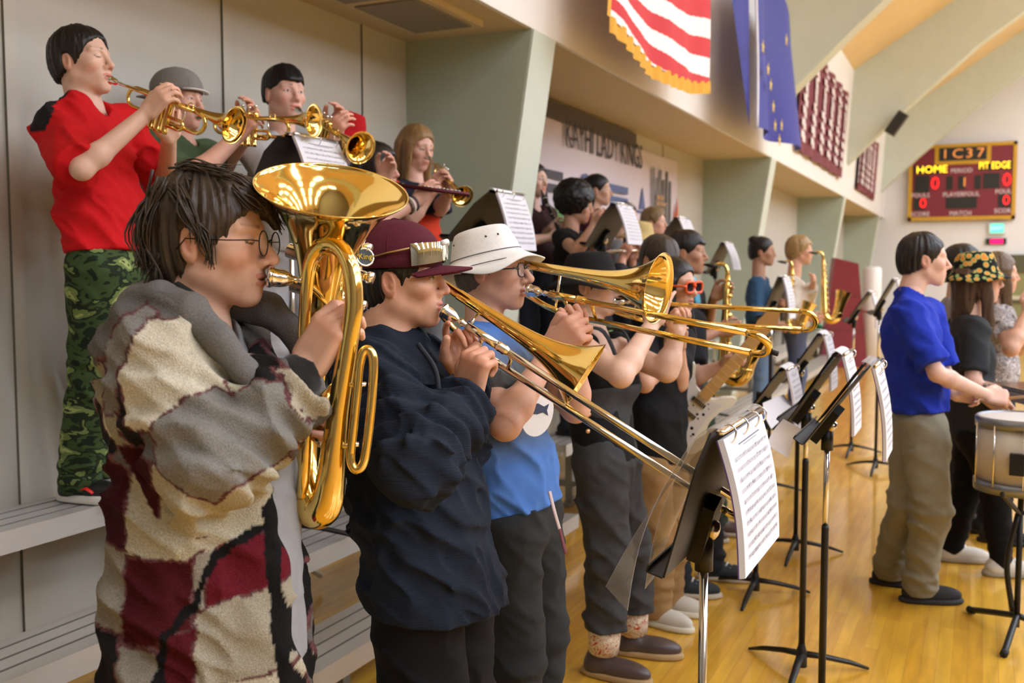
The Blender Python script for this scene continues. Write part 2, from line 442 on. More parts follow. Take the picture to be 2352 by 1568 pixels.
# ================================================================ sponsor banner on the wall
M_ban = mat('banner_vinyl', '#cfc4cc', 0.5)
M_banedge = mat('banner_dark_edge', '#4a443c', 0.6)
M_ink = mat('print_black', '#2c2830', 0.6)
def FRW(y, z, x=WALLX):        # frame on the left wall: text runs along +y, up is z, faces +x
    M = np.eye(4); M[:3, 0] = (0, 1, 0); M[:3, 1] = (0, 0, 1); M[:3, 2] = (1, 0, 0); M[:3, 3] = (x, y, z); return M
bx = WALLX + .03
bn0, bn1 = 6.9, PX(1555, 500, bx)[1]
bt, bb = PX(1450, 335, bx)[2], 1.35
sb = empty('sponsor_banner', (bx, (bn0 + bn1) / 2, bb), 'long pale sponsor banner reading KAYHI LADY KINGS on the recess wall', 'banner')
yy = np.linspace(bn0, bn1, 40); rows = []
for t in np.linspace(0, 1, 6):
    rows.append(np.stack([bx + .008 * np.sin(yy * 5 + t * 3), yy, np.full(40, bb) + t * (bt - bb)], 1))
Fb = [[r * 40 + i, r * 40 + i + 1, (r + 1) * 40 + i + 1, (r + 1) * 40 + i] for r in range(5) for i in range(39)]
mesh('cloth', np.concatenate(rows), Fb, M_ban, sb)
MB().box((bx - .01, bn0, bt - .01), (bx + .02, bn1 - 1.6, bt + .13)).build('dark_top_edge', M_banedge, sb)
px0, px1 = PX(1300, 305, bx + .02)[1], PX(1475, 370, bx + .02)[1]
zt = PX(1385, 335, bx + .02)[2]
text('lettering', 'KAYHI LADY KINGS', FRW((px0 + px1) / 2, zt, bx + .02), .34, M_ink, sb, fit=px1 - px0)
rs = random.Random(11)
cols = ['#5a8a4a', '#b0402f', '#4a5a86', '#6d6a66', '#c4574e', '#3f6f57', '#c98a2e', '#3d3a44', '#8a8fae']
MI = [mat('print_%d' % i, c, 0.6) for i, c in enumerate(cols)]
names = ['HARBOR', 'TIMBER', 'MARINE', 'LODGE', 'SUPPLY', 'AIR', 'BANK', 'TOTEM']
for r in range(5):
    z = zt - .42 - r * .33; y = 7.2 + rs.random() * .3
    while y < bn1 - .6:
        w = .35 + rs.random() * .35; k = rs.randrange(4); m = MI[rs.randrange(len(MI))]
        f = FRW(y + w / 2, z, bx + .016)
        if k == 0:
            MB().box((-w / 2, -.02, 0), (w / 2, .02, .004), f).box((-w * .4, .04, 0), (w * .4, .09, .004), f).box((-w * .3, -.08, 0), (w * .3, -.045, .004), f).build('sponsor_mark', m, sb)
        elif k == 1:
            MB().prism([(.13 * math.cos(t), .13 * math.sin(t)) for t in np.linspace(0, 6.283, 20, False)], f, .004).build('sponsor_mark', m, sb)
        elif k == 2:
            MB().prism([(-.10, -.1), (.10, -.1), (.0, .13)], f, .004).box((-w / 2, -.14, 0), (w / 2, -.115, .004), f).build('sponsor_mark', m, sb)
        else:
            MB().box((-w / 2, -.09, 0), (w / 2, -.02, .004), f).box((-w / 2, .02, 0), (w / 2, .09, .004), f).build('sponsor_mark', m, sb)
        y += w + .28
# the picture end of the banner: dark strokes and flame-orange strip
for k in range(6):
    f = FRW(bn1 - 1.0 + k * .13, bt - .55 - .1 * (k % 2), bx + .018)
    MB().box((-.03, -.45, 0), (.03, .4, .004), f).build('sponsor_mark', MI[3], sb)
f = FRW(bn1 - .12, bt - 1.25, bx + .018)
MB().prism([(-.16, -.6), (.12, -.6), (.12, .55), (.06, .85), (.0, .5), (-.06, .75), (-.12, .3)], f, .004).build('sponsor_mark', mat('print_flame', '#d2601a', 0.6), sb)

# ================================================================ flags on the upper wall
def cloth_mesh(name, mask, us, vs, pos, mats, parent):
    """grid cloth; mask(u,v) -> material index"""
    V = [pos(u, v) for v in vs for u in us]; n = len(us); F = []; fm = []
    for j in range(len(vs) - 1):
        for i in range(n - 1):
            F.append([j * n + i, j * n + i + 1, (j + 1) * n + i + 1, (j + 1) * n + i])
            fm.append(mask((us[i] + us[i + 1]) / 2, (vs[j] + vs[j + 1]) / 2))
    return mesh(name, np.array(V), F, None, parent, True, mats=mats, fmat=fm)
M_red = mat('flag_red', '#c8202a', 0.7, bump=.05); M_flagw = mat('flag_white', '#f1eeee', 0.7); M_fringe = mat('gold_fringe', '#d9a019', 0.7, bump=.3, bscale=150)
M_blue = mat('flag_blue', '#2b2f8e', 0.65, bump=.05); M_gold = mat('flag_star_gold', '#d8bb3a', 0.6); M_hoist = mat('flag_hoist_white', '#e3e3ea', 0.7)
FLX = -2.05
A = PX(1400, 40, FLX); B = PX(1628, 190, FLX); TL = PX(1400, -330, FLX); TR = PX(1625, -330, FLX)
fl = empty('hanging_flag', ((A + B) / 2), 'flag of red and white stripes with gold fringe hung on the upper wall', 'flag')
def flag_pos(u, v):
    # u across (0 left..1 right), v 0 bottom..1 top ; bottom edge sags from left to right
    sag = (1 - v) * (0.0 + 0.12 * math.sin(u * math.pi) * (-1))
    bot = A * (1 - u) + B * u; top = TL * (1 - u) + TR * u
    p = bot * (1 - v) + top * v
    return p + np.array([.022 * math.sin(u * 13 + v * 3) + .006 * math.sin(u * 29), 0, sag])
us = np.linspace(0, 1, 60); vs = np.linspace(0, 1, 260)
def stripes(u, v):
    w = v + .12 * (u - .5) * (1 - v)
    return 0 if int(math.floor(w * 12.2)) % 2 == 0 else 1
cloth_mesh('stripes', stripes, us, vs, flag_pos, [M_red, M_flagw], fl)
def fr_pos(u, v):
    p = flag_pos(u, 0); return p + np.array([.012 * math.sin(u * 90), 0, -.10 * v + .012])
cloth_mesh('fringe', lambda u, v: 0, np.linspace(0, 1, 90), np.linspace(0, 1, 4), fr_pos, [M_fringe], fl)
cloth_mesh('side_fringe', lambda u, v: 0, np.linspace(0, 1, 3), np.linspace(0, 1, 40), lambda u, v: flag_pos(0, v) + np.array([.006, -.06 * u, .0]), [M_fringe], fl)
# blue flag, folds of a hanging cloth
SX = -1.98
a0, a1 = PX(1722, -40, SX), PX(1722, 292, SX)
b0, b1 = PX(1840, 20, SX - .05), PX(1838, 348, SX)
c0, c1 = PX(1695, -40, SX), PX(1720, 290, SX)
fb = empty('hanging_flag', (a1 + b1) / 2, 'dark blue flag with gold stars and white hoist edge on the upper wall', 'flag')
def bl_pos(u, v):
    lo = a1 * (1 - u) + b1 * u; hi = PX(1728 + 90 * u, -60 + 110 * u ** 2, SX)
    p = lo * (1 - v) + hi * v
    return p + np.array([.10 * math.sin(u * 9.5 + .6) * (.4 + .6 * (1 - v)), .04 * math.sin(u * 17 + v * 4), 0])
cloth_mesh('field', lambda u, v: 0, np.linspace(0, 1, 44), np.linspace(0, 1, 30), bl_pos, [M_blue], fb)
def bk_pos(u, v):
    lo = a1 + np.array([0, -.02, 0]); hi = PX(1700 + 20 * u, -60, SX)
    p = lo * (1 - v) + hi * v
    return p + np.array([-.10 * (1 - u) * v, 0, 0])
cloth_mesh('back_fold', lambda u, v: 0, np.linspace(0, 1, 10), np.linspace(0, 1, 20), bk_pos, [M_blue], fb)
h = MB()
hp = [bl_pos(0, v) + np.array([.02, -.03, 0]) for v in np.linspace(0, 1, 12)]
h.tube(hp, .03, 6, ell=.3); h.build('hoist_edge', M_hoist, fb, smooth=True)
def star(r): return [((r if k % 2 == 0 else r * .42) * math.sin(k * math.pi / 5), (r if k % 2 == 0 else r * .42) * math.cos(k * math.pi / 5)) for k in range(10)]
for (sx, sy) in ((1752, 108), (1806, 92), (1764, 160), (1770, 195), (1776, 245), (1780, 288), (1795, 288), (1790, 322)):
    p = PX(sx, sy, SX + .13); f = FRW(p[1], p[2], p[0]); MB().prism(star(.065), f, .004).build('star', M_gold, fb)

# ================================================================ championship banners
M_mar = mat('banner_maroon', '#6e2530', 0.7, bump=.05); M_bw = mat('banner_white_print', '#ddd3d3', 0.7)
def champ(p0, p1, top, bottom, label, seed, y0, y1):
    r = random.Random(seed); z0, z1 = bottom, top
    xf = lambda z: lean_x(z) + .05
    e = empty('championship_banner', (xf(z0), (y0 + y1) / 2, z0), label, 'banner', 'maroon championship banners')
    wav = lambda y, z: xf(z) + .03 * math.sin(y * 7 + seed)
    V = [(wav(y, z), y, z) for z in np.linspace(z0, z1, 8) for y in np.linspace(y0, y1, 24)]
    F = [[j * 24 + i, j * 24 + i + 1, (j + 1) * 24 + i + 1, (j + 1) * 24 + i] for j in range(7) for i in range(23)]
    mesh('cloth', np.array(V), F, M_mar, e)
    n = int((y1 - y0) / .42)
    for k in range(n):
        y = y0 + .21 + k * (y1 - y0 - .2) / n
        for j in range(8):
            z = z1 - .12 - (z1 - z0 - .18) * j / 8
            w, hh = (.13, .10) if j else (.15, .05)
            if j in (2, 3): w, hh = .07, .16
            w *= .7 + .5 * r.random()
            MB().box((-w, -hh / 2, 0), (w, hh / 2, .004), FRW(y, z, wav(y, z) + .012)).build('print_row', M_bw, e)
champ(0, 0, 4.75, 3.25, 'wide maroon championship banner with white rows of print beside the blue flag', 1, 14.2, 19.2)
champ(0, 0, 4.55, 3.25, 'narrower maroon banner with white print beyond the third roof frame', 2, 21.6, 25.6)

# ================================================================ scoreboard on the end wall
ey = ENDY - .16
s0, s1 = PY(2084, 514, ey), PY(2338, 322, ey)
sx0, sx1, sz0, sz1 = s0[0], s1[0], PY(2200, 505, ey)[2], PY(2200, 330, ey)[2]
def FRE(x, z, y=None):          # frame on the end wall: text runs along +x, faces -y
    M = np.eye(4); M[:3, 0] = (1, 0, 0); M[:3, 1] = (0, 0, 1); M[:3, 2] = (0, -1, 0); M[:3, 3] = (x, ey if y is None else y, z); return M
sbd = empty('scoreboard', ((sx0 + sx1) / 2, ENDY - .01, sz0), 'maroon electronic scoreboard with yellow frame on the end wall', 'scoreboard')
M_sbm = mat('scoreboard_maroon', '#7d2530', 0.5); M_sby = mat('scoreboard_yellow', '#cc9c1e', 0.5); M_sbk = mat('scoreboard_black', '#23231f', 0.4)
M_ledy = mat('led_yellow', (1.0, .62, .02, 1), .5, emit=2.6); M_ledr = mat('led_red', (1.0, .015, .015, 1), .5, emit=1.5); M_leda = mat('led_amber', (.85, .30, .06, 1), .5, emit=.55)
M_sbw = mat('scoreboard_white_print', '#e8e0e0', .5)
W, H = sx1 - sx0, sz1 - sz0; cx, cz = (sx0 + sx1) / 2, (sz0 + sz1) / 2
MB().box((sx0, ey, sz0), (sx1, ENDY - .005, sz1)).build('cabinet', M_sbm, sbd)
fm = MB(); t = .09
for q in (((sx0, ey - .03, sz0), (sx1, ey, sz0 + t)), ((sx0, ey - .03, sz1 - t), (sx1, ey, sz1)), ((sx0, ey - .03, sz0), (sx0 + t, ey, sz1)), ((sx1 - t, ey - .03, sz0), (sx1, ey, sz1))):
    fm.box(*q)
fm.build('yellow_frame', M_sby, sbd)
def U(u, v): return sx0 + W * u, sz0 + H * v
def panel(u0, v0, u1, v1, m, nm='display', dy=.012):
    (xa, za), (xb, zb) = U(u0, v0), U(u1, v1); return MB().box((xa, ey - dy, za), (xb, ey, zb)).build(nm, m, sbd)
panel(.245, .73, .765, .985, M_sby, 'clock_frame', .02); panel(.285, .78, .725, .955, M_sbk, 'clock_display', .03)
x, z = U(.505, .865); [text('clock_digit', c_, FRE(x + dx_, z, ey - .034), .34, M_leda, sbd, sx=1.15) for c_, dx_ in (('1', -.42), ('C', -.12), ('3', .16), ('7', .42))]
for (u0, v0, u1, v1) in ((.05, .62, .36, .73), (.65, .64, .96, .75), (.06, .37, .20, .60), (.36, .40, .42, .58), (.47, .40, .54, .58), (.62, .40, .68, .58), (.70, .40, .85, .60), (.36, .15, .65, .30), (.055, .14, .16, .30), (.84, .15, .955, .32)):
    panel(u0, v0, u1, v1, M_sbk)
for s, u, v, sz, m, sx_ in (('HOME', .22, .672, .27, M_ledy, 1.0), ('PIT EDGE', .80, .695, .25, M_ledy, .72), ('0', .255, .485, .46, M_ledr, .95), ('0', .915, .50, .46, M_ledr, .95),
                         ('1', .53, .49, .34, M_leda, 1), ('0', .145, .225, .36, M_ledr, 1.0), ('0', .915, .24, .36, M_ledr, 1.0)):
    x, z = U(u, v); text('led_characters', s, FRE(x, z, ey - .022), sz, m, sbd, depth=.006, sx=sx_)
for s, u, v in (('PERIOD', .50, .645), ('FOULS', .12, .335), ('PLAYER', .43, .335), ('FOUL', .60, .335), ('FOULS', .90, .355), ('SCORE', .12, .085), ('MATCH', .50, .085), ('SCORE', .90, .105)):
    x, z = U(u, v); text('caption', s, FRE(x, z, ey - .006), .16, M_sbw, sbd, depth=.002, sx=.95)

ex = empty('exit_sign', PY(2290, 524, ENDY), 'small green glowing exit sign under the scoreboard', 'sign')
q = PY(2290, 524, ENDY - .06)
MB().box((q[0] - .2, ENDY - .08, q[2] - .15), (q[0] + .2, ENDY, q[2] + .15)).build('housing', M_house, ex)
MB().box((q[0] - .16, ENDY - .085, q[2] - .12), (q[0] + .16, ENDY - .08, q[2] + .12)).build('lit_face', mat('exit_green', (.10, .75, .55, 1), .5, emit=.8), ex)
text('lettering', 'EXIT', FRE(q[0], q[2], ENDY - .088), .13, mat('exit_letter', (.85, 1, .95, 1), .5, emit=.7), ex)
rl = empty('shot_clock_lamp', PY(2288, 554, ENDY), 'small glowing red lamp panel below the exit sign', 'lamp')
q = PY(2288, 554, ENDY - .06)
MB().box((q[0] - .24, ENDY - .06, q[2] - .08), (q[0] + .24, ENDY, q[2] + .08)).build('housing', M_sbk, rl)
MB().box((q[0] - .14, ENDY - .066, q[2] - .055), (q[0] + .16, ENDY - .06, q[2] + .055)).build('lit_face', mat('lamp_red', (1, .0, .12, 1), .5, emit=1.6), rl)
# olive roll-up curtain / partition at the right
pa, pb = PY(2240, 585, ENDY - .1), PY(2460, 900, ENDY - .1)
oc = empty('olive_partition', ((pa[0] + pb[0]) / 2, ENDY, 0), 'olive green folding partition with pale rails on the end wall', 'partition')
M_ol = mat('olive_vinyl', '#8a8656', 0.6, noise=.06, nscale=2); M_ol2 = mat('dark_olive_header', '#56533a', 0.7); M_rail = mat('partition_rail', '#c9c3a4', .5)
zt2 = pa[2]
for k in range(5):
    w = (6.0) / 5
    MB().box((pa[0] + k * w + .01, ENDY - .12, 0), (pa[0] + (k + 1) * w - .01, ENDY - .02, zt2 - .45)).build('panel', M_ol, oc)
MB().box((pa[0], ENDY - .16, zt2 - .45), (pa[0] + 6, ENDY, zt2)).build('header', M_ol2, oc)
zr = PY(2320, 683, ENDY)[2]
MB().box((pa[0], ENDY - .17, zr - .05), (pa[0] + 6, ENDY - .12, zr + .05)).build('rail', M_rail, oc)
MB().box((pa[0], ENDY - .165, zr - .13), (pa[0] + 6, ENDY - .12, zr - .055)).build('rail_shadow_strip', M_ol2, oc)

# small dark loudspeaker box on the third roof frame
sp = empty('wall_loudspeaker', PY(2060, 285, 20.0), 'small dark loudspeaker on the third roof frame', 'loudspeaker')
q = PY(2060, 285, 20.0)
f = np.eye(4); f[:3, :3] = roty(.6); f[:3, 3] = q
MB().box((-.10, -.16, -.22), (.10, .0, .22), f).build('cabinet', mat('speaker_grey', '#4c473c', .6), sp)
MB().box((-.08, -.17, -.20), (.08, -.16, .20), f).build('grille', M_sbk, sp)

# maroon wall pads and white roll leaning near the third column
M_pad = mat('maroon_vinyl_pad', '#7a1f2c', 0.35, bump=.04, bscale=30)
d0 = 16.3
wp = empty('gym_mat', P(1945, 850, d0), 'maroon vinyl gym mat leaning upright against the far column', 'gym mat')
q0, q1, q2, q3 = PZ(1884, 842, .005), PZ(1992, 842, .005), P(1972, 605, d0), P(1918, 592, d0)
th = nrm(AWY) * .18
mb = MB()
mb.add([q0, q1, q2, q3, q0 + th, q1 + th, q2 + th, q3 + th], [(0, 1, 2, 3), (7, 6, 5, 4), (0, 4, 5, 1), (1, 5, 6, 2), (2, 6, 7, 3), (3, 7, 4, 0)])
mb.build('pad', M_pad, wp)
mb = MB(); o_ = -AWY * .008
mid = lambda a, b, t: a * (1 - t) + b * t
for t_ in (.35, .68):
    mb.tube([mid(q0, q3, t_) + o_, mid(q1, q2, t_) + o_], .006, 6)
mb.build('seam', mat('pad_seam', '#571620', .5), wp)
wr = empty('rolled_mat', P(2000, 850, d0 + .3), 'white rolled mat standing beside the maroon gym mat', 'rolled mat')
d0 = 16.3; c_ = P(2000, 760, d0 + .35); zt_ = P(1998, 612, d0 + .35)[2]
mb = MB(); mb.tube([(c_[0], c_[1], .0), (c_[0], c_[1], zt_ - .05), (c_[0], c_[1], zt_)], [.15, .15, .12], 20); mb.build('roll', mat('white_vinyl', '#e2dfda', .5), wr, smooth=True)
mb = MB(); mb.tube([(c_[0], c_[1], .9), (c_[0], c_[1], .93)], .153, 20); mb.build('strap', mat('strap_orange', '#b8602a', .6), wr)
# ================================================================ people
ZUP = np.array([0, 0, 1.0])
def C3(r, n, z): return RGT * r - AWY * n + ZUP * z            # picture right, towards the camera, up
def facing(a): a = math.radians(a); return RGT * math.cos(a) - AWY * math.sin(a)
M_skin = mat('skin', '#d2a083', 0.48, attr='Col', noise=.06, nscale=45, sss=.10, spec=.4, bump=.04, bscale=500)
M_hairs = {}
def hair_mat(c):
    if c not in M_hairs: M_hairs[c] = mat('hair_' + c.strip('#'), c, 0.45, noise=.35, nscale=70, bump=.25, bscale=180, spec=.4, aniso=(1.6, 1.6, .35))
    return M_hairs[c]
def cloth(name, c, **k):
    kk = dict(rough=.85, noise=.08, nscale=30, bump=.25, bscale=350, sheen=0, spec=.2); kk.update(k)
    return mat(name, c, **kk)
def solve_depth(px, py, frm, L, near=True, guess=None):
    """point on the pixel's ray at distance L from frm"""
    r = nrm(P(px, py, 1.0) - CAM); oc = CAM - frm
    b = r @ oc; c = oc @ oc - L * L; q = b * b - c
    t = -b if q <= 0 else -b - math.sqrt(q) if near else -b + math.sqrt(q)
    return CAM + r * t

def head_sdf(p, o):
    q = p.copy(); q[:, 1] = np.abs(q[:, 1]); S = o.get('slim', 1.0)
    q[:, 1] /= S
    d = ellip(q, (-.008, 0, .033), (.098, .075, .084))
    d = smin(d, ellip(q, (.030, 0, -.028), (.062, .060, .083)), .030)
    d = smin(d, caps(q, (.004, .048, -.060), (.066, .012, -.099), .020 + o.get('jaw', 0), .017), .030)
    d = smin(d, ellip(q, (.074, 0, -.100), (.018, .022, .016)), .020)
    d = smin(d, ellip(q, (.060, .043, -.024), (.026, .022 + o.get('cheek', 0), .022)), .025)
    d = smin(d, caps(q, (.087, .008, .021), (.073, .047, .023), .010, .009), .016)
    d = smax(d, -ellip(q, (.106, .031, .003), (.018, .019, .012)), .012)
    d = smin(d, ellip(q, (.0775, .031, .001), (.0145, .0155, .0120)), .005)
    n = o.get('nose', 0)
    d = smin(d, caps(q, (.090, 0, .014), (.112 + n, 0, -.030), .0075, .0100), .012)
    d = smin(d, ellip(q, (.111 + n, 0, -.034), (.012, .0115, .0095)), .008)
    d = smin(d, ellip(q, (.099 + n * .6, .012, -.039), (.011, .0075, .008)), .006)
    d = smax(d, -ellip(q, (.104 + n * .7, .0075, -.047), (.006, .004, .005)), .003)
    d = smin(d, ellip(q, (.070, 0, -.066), (.030, .035, .028)), .020)
    d = smin(d, ellip(q, (.095, 0, -.0635), (.009, .021, .0052)), .006)
    d = smin(d, ellip(q, (.093, 0, -.0755), (.009, .019, .0060)), .006)
    d = smax(d, -ellip(q, (.106, 0, -.0690), (.012, .023, .0020)), .003)
    e = q - np.array([-.010, .074, -.010])
    R = rotz(.35) @ roty(-.22)
    ear = ellip(e, (0, 0, 0), (.020, .0095, .033), R)
    ear = smax(ear, -ellip(e, (.003, .009, .004), (.0125, .0065, .021), R), .004)
    ear = smin(ear, ellip(e, (.010, .003, -.006), (.006, .006, .008), R), .004)
    if o.get('ears', True): d = smin(d, ear, .008)
    d = np.where(q[:, 1] > 0, d, d)
    return d
def head_cols(p, o, skin):
    q = p.copy(); q[:, 1] = np.abs(q[:, 1]) / o.get('slim', 1.0)
    c = np.tile(np.array(skin[:3]), (len(p), 1))
    def mixc(col, w): 
        nonlocal c
        w = np.clip(w, 0, 1)[:, None]; c = c * (1 - w) + np.array(col) * w
    s = np.array(skin[:3])
    red = s * np.array([1.02, .62, .56])
    mixc(red, .32 * np.exp(-(((q - np.array([.068, .045, -.035])) / np.array([.03, .025, .022])) ** 2).sum(1)) * o.get('blush', 1))
    mixc(red, .5 * np.exp(-(((q - np.array([.112, .0, -.034])) / np.array([.014, .016, .014])) ** 2).sum(1)))
    mixc(red, .55 * np.exp(-(((q - np.array([-.010, .080, -.010])) / np.array([.022, .012, .034])) ** 2).sum(1)))
    lip = s * np.array([.80, .42, .42])
    lw = np.minimum(ellip(q, (.095, 0, -.0635), (.010, .022, .0058)), ellip(q, (.093, 0, -.0755), (.010, .020, .0065)))
    mixc(lip, (lw < .0022) * .85)
    mixc(s * .25, (np.abs(q[:, 2] + .069) < .0014) * (q[:, 0] > .083) * (q[:, 1] < .021) * .9)
    if o.get('stubble', 0):
        w = np.clip((-.045 - q[:, 2]) / .02, 0, 1) * np.clip((q[:, 0] + .01) / .03, 0, 1) * np.clip((.13 + q[:, 2]) / .02, 0, 1)
        mixc(s * np.array([.55, .5, .48]), w * o['stubble'])
    bc = np.array(o.get('brow', (.03, .022, .018)))
    bl = caps(q, (.093, .014, .025), (.076, .050, .027), .0035, .0025)
    mixc(bc, np.clip(1.2 - bl / .0025, 0, 1) * .85)
    # eye: slit with lash line
    ey = ((q[:, 1] - .032) / .0125) ** 2 + ((q[:, 2] + .0010) / .0046) ** 2
    if o.get('open', 1): mixc((.60, .57, .54), (ey < 1) * (q[:, 0] > .07) * .9); mixc((.02, .013, .01), ((((q[:, 1] - .032) / .0058) ** 2 + ((q[:, 2] + .0006) / .0046) ** 2) < 1) * (q[:, 0] > .07))
    lash = np.abs(q[:, 2] - (.0030 - ((q[:, 1] - .032) / .014) ** 2 * .004)) if o.get('open', 1) else np.abs(q[:, 2] + .0045 - ((q[:, 1] - .032) / .014) ** 2 * .003)
    mixc((.02, .013, .01), (lash < .0018) * (np.abs(q[:, 1] - .032) < .015) * (q[:, 0] > .068) * .9)
    return c

def hair_sdf(p, h):
    q = p.copy(); q[:, 1] = np.abs(q[:, 1]); st = h['style']; t = h.get('t', .012)
    wz = h.get('z0', -.05)
    phi = np.arctan2(p[:, 1], p[:, 0] + .02)
    str_ = vnoise(np.stack([phi * 13, p[:, 0] * 9 + 5, p[:, 2] * 11], 1)) + .5 * vnoise(np.stack([phi * 31, p[:, 0] * 16, p[:, 2] * 16 + 3], 1))
    amp = h.get('amp', .004)
    d = ellip(q, (-.010, 0, .036 + h.get('up', 0)), (.098 + t, .076 + t * .9, .084 + t))
    d = smin(d, ellip(q, (-.035, 0, -.02), (.072 + t * .8, .066 + t * .5, .075)), .03)
    fc = h.get('face', (.116, 0, -.055)); fr_ = h.get('facer', (.096, .12, .122))
    d = smax(d, -ellip(q, fc, fr_), .010)
    d = smax(d, wz - p[:, 2] + .35 * np.clip(p[:, 0] + .03, -.1, .1), .012)
    if h.get('earcut', True): d = smax(d, -ellip(q, (-.002, .088, -.018), (.026, .030, .040)), .006)
    if st == 'long':
        L = h.get('len', .28)
        d = smin(d, caps(q, (-.045, .0, .0), (-.065, .0, -L), .070, .045, (0, 1, 0), 1.5), .02)
        d = smin(d, caps(q, (.02, .074, .02), (.045, .078, -L * .9), .020, .016, (1, 0, 0), 1.7), .02)
        d = smax(d, -ellip(q, (.115, 0, -.045), (.082, .062, .105)), .008)
    elif st == 'bun':
        d = smin(d, ellip(q, h.get('bun', (-.06, 0, .135)), (.042, .042, .036)), .012)
    elif st == 'afro':
        d = smin(d, ellip(q, (-.035, 0, .045), (.145, .140, .135)), .03)
        d = smax(d, -ellip(q, (.13, 0, -.04), (.085, .075, .10)), .02)
        str_ = vnoise(p * 60) + vnoise(p * 110); amp = .007
    elif st == 'sweep':       # longer on top, swept across the forehead, thick at the back
        d = smin(d, caps(p, (-.03, -.01, .112), (.070, .015, .090), .024, .020), .03)
        d = smin(d, caps(p, (.070, .030, .088), (.108, .042, .030), .018, .006), .02)
        d = smin(d, caps(p, (.055, -.040, .092), (.104, -.015, .060), .014, .005), .02)
        d = smin(d, ellip(q, (-.068, 0, -.035), (.034, .052, .075)), .03)
        d = smin(d, caps(q, (.024, .070, .015), (.030, .070, -.034), .012, .006), .012)
    elif st == 'fringe':
        d = smin(d, caps(q, (.03, .0, .098), (.094, .01, .050), .024, .013, (0, 1, 0), 1.9), .02)
    return d + amp * str_

def hand_prims(fr, o):
    """returns f(p) for a hand in frame fr: x wrist->knuckles, y to the thumb, z back of the hand"""
    inv = np.linalg.inv(fr); s = o.get('s', 1.0)
    c1, c2, c3 = o.get('curl', (.5, .7, .4)); sp = o.get('spread', .06)
    ch = []
    for k, (y, L) in enumerate(zip((.030, .0105, -.0105, -.030), (.070, .078, .073, .058))):
        a = o.get('curls', [None] * 4)[k] or (c1 + .06 * k, c2, c3)
        pt = np.array([.088 - .004 * (k in (0, 3)) - .004 * (k == 3), y, .0]); ang = 0; yaw = (1.5 - k) * sp
        r = .0098 - .0008 * (k == 3); ps = [pt]; rs_ = [r]
        for j, f in enumerate((.46, .30, .24)):
            ang += a[j]; pt = pt + L * f * np.array([math.cos(ang) * math.cos(yaw), math.sin(yaw) * math.cos(ang), -math.sin(ang)])
            ps.append(pt); rs_.append(r - .0011 * (j + 1))
        ch.append((ps, rs_))
    th = o.get('thumb', [(.018, .030, -.010), (.048, .056, -.022), (.076, .058, -.038), (.098, .048, -.050)])
    ch.append(([np.array(x) for x in th], [.0155, .0130, .0115, .0095]))
    def f(p):
        q = tf(inv, p) / s
        d = rbox(q, (.046, 0, 0), (.046, .039, .0145), .0140)
        d = smin(d, ellip(q, (.034, .022, -.010), (.032, .018, .016)), .012)
        for i, (ps, rs_) in enumerate(ch):
            g = None
            for j in range(3):
                e = caps(q, ps[j], ps[j + 1], rs_[j], rs_[j + 1]); g = e if g is None else np.minimum(g, e)
            d = smin(d, g, .007 if i < 4 else .012)
        return d * s
    return f

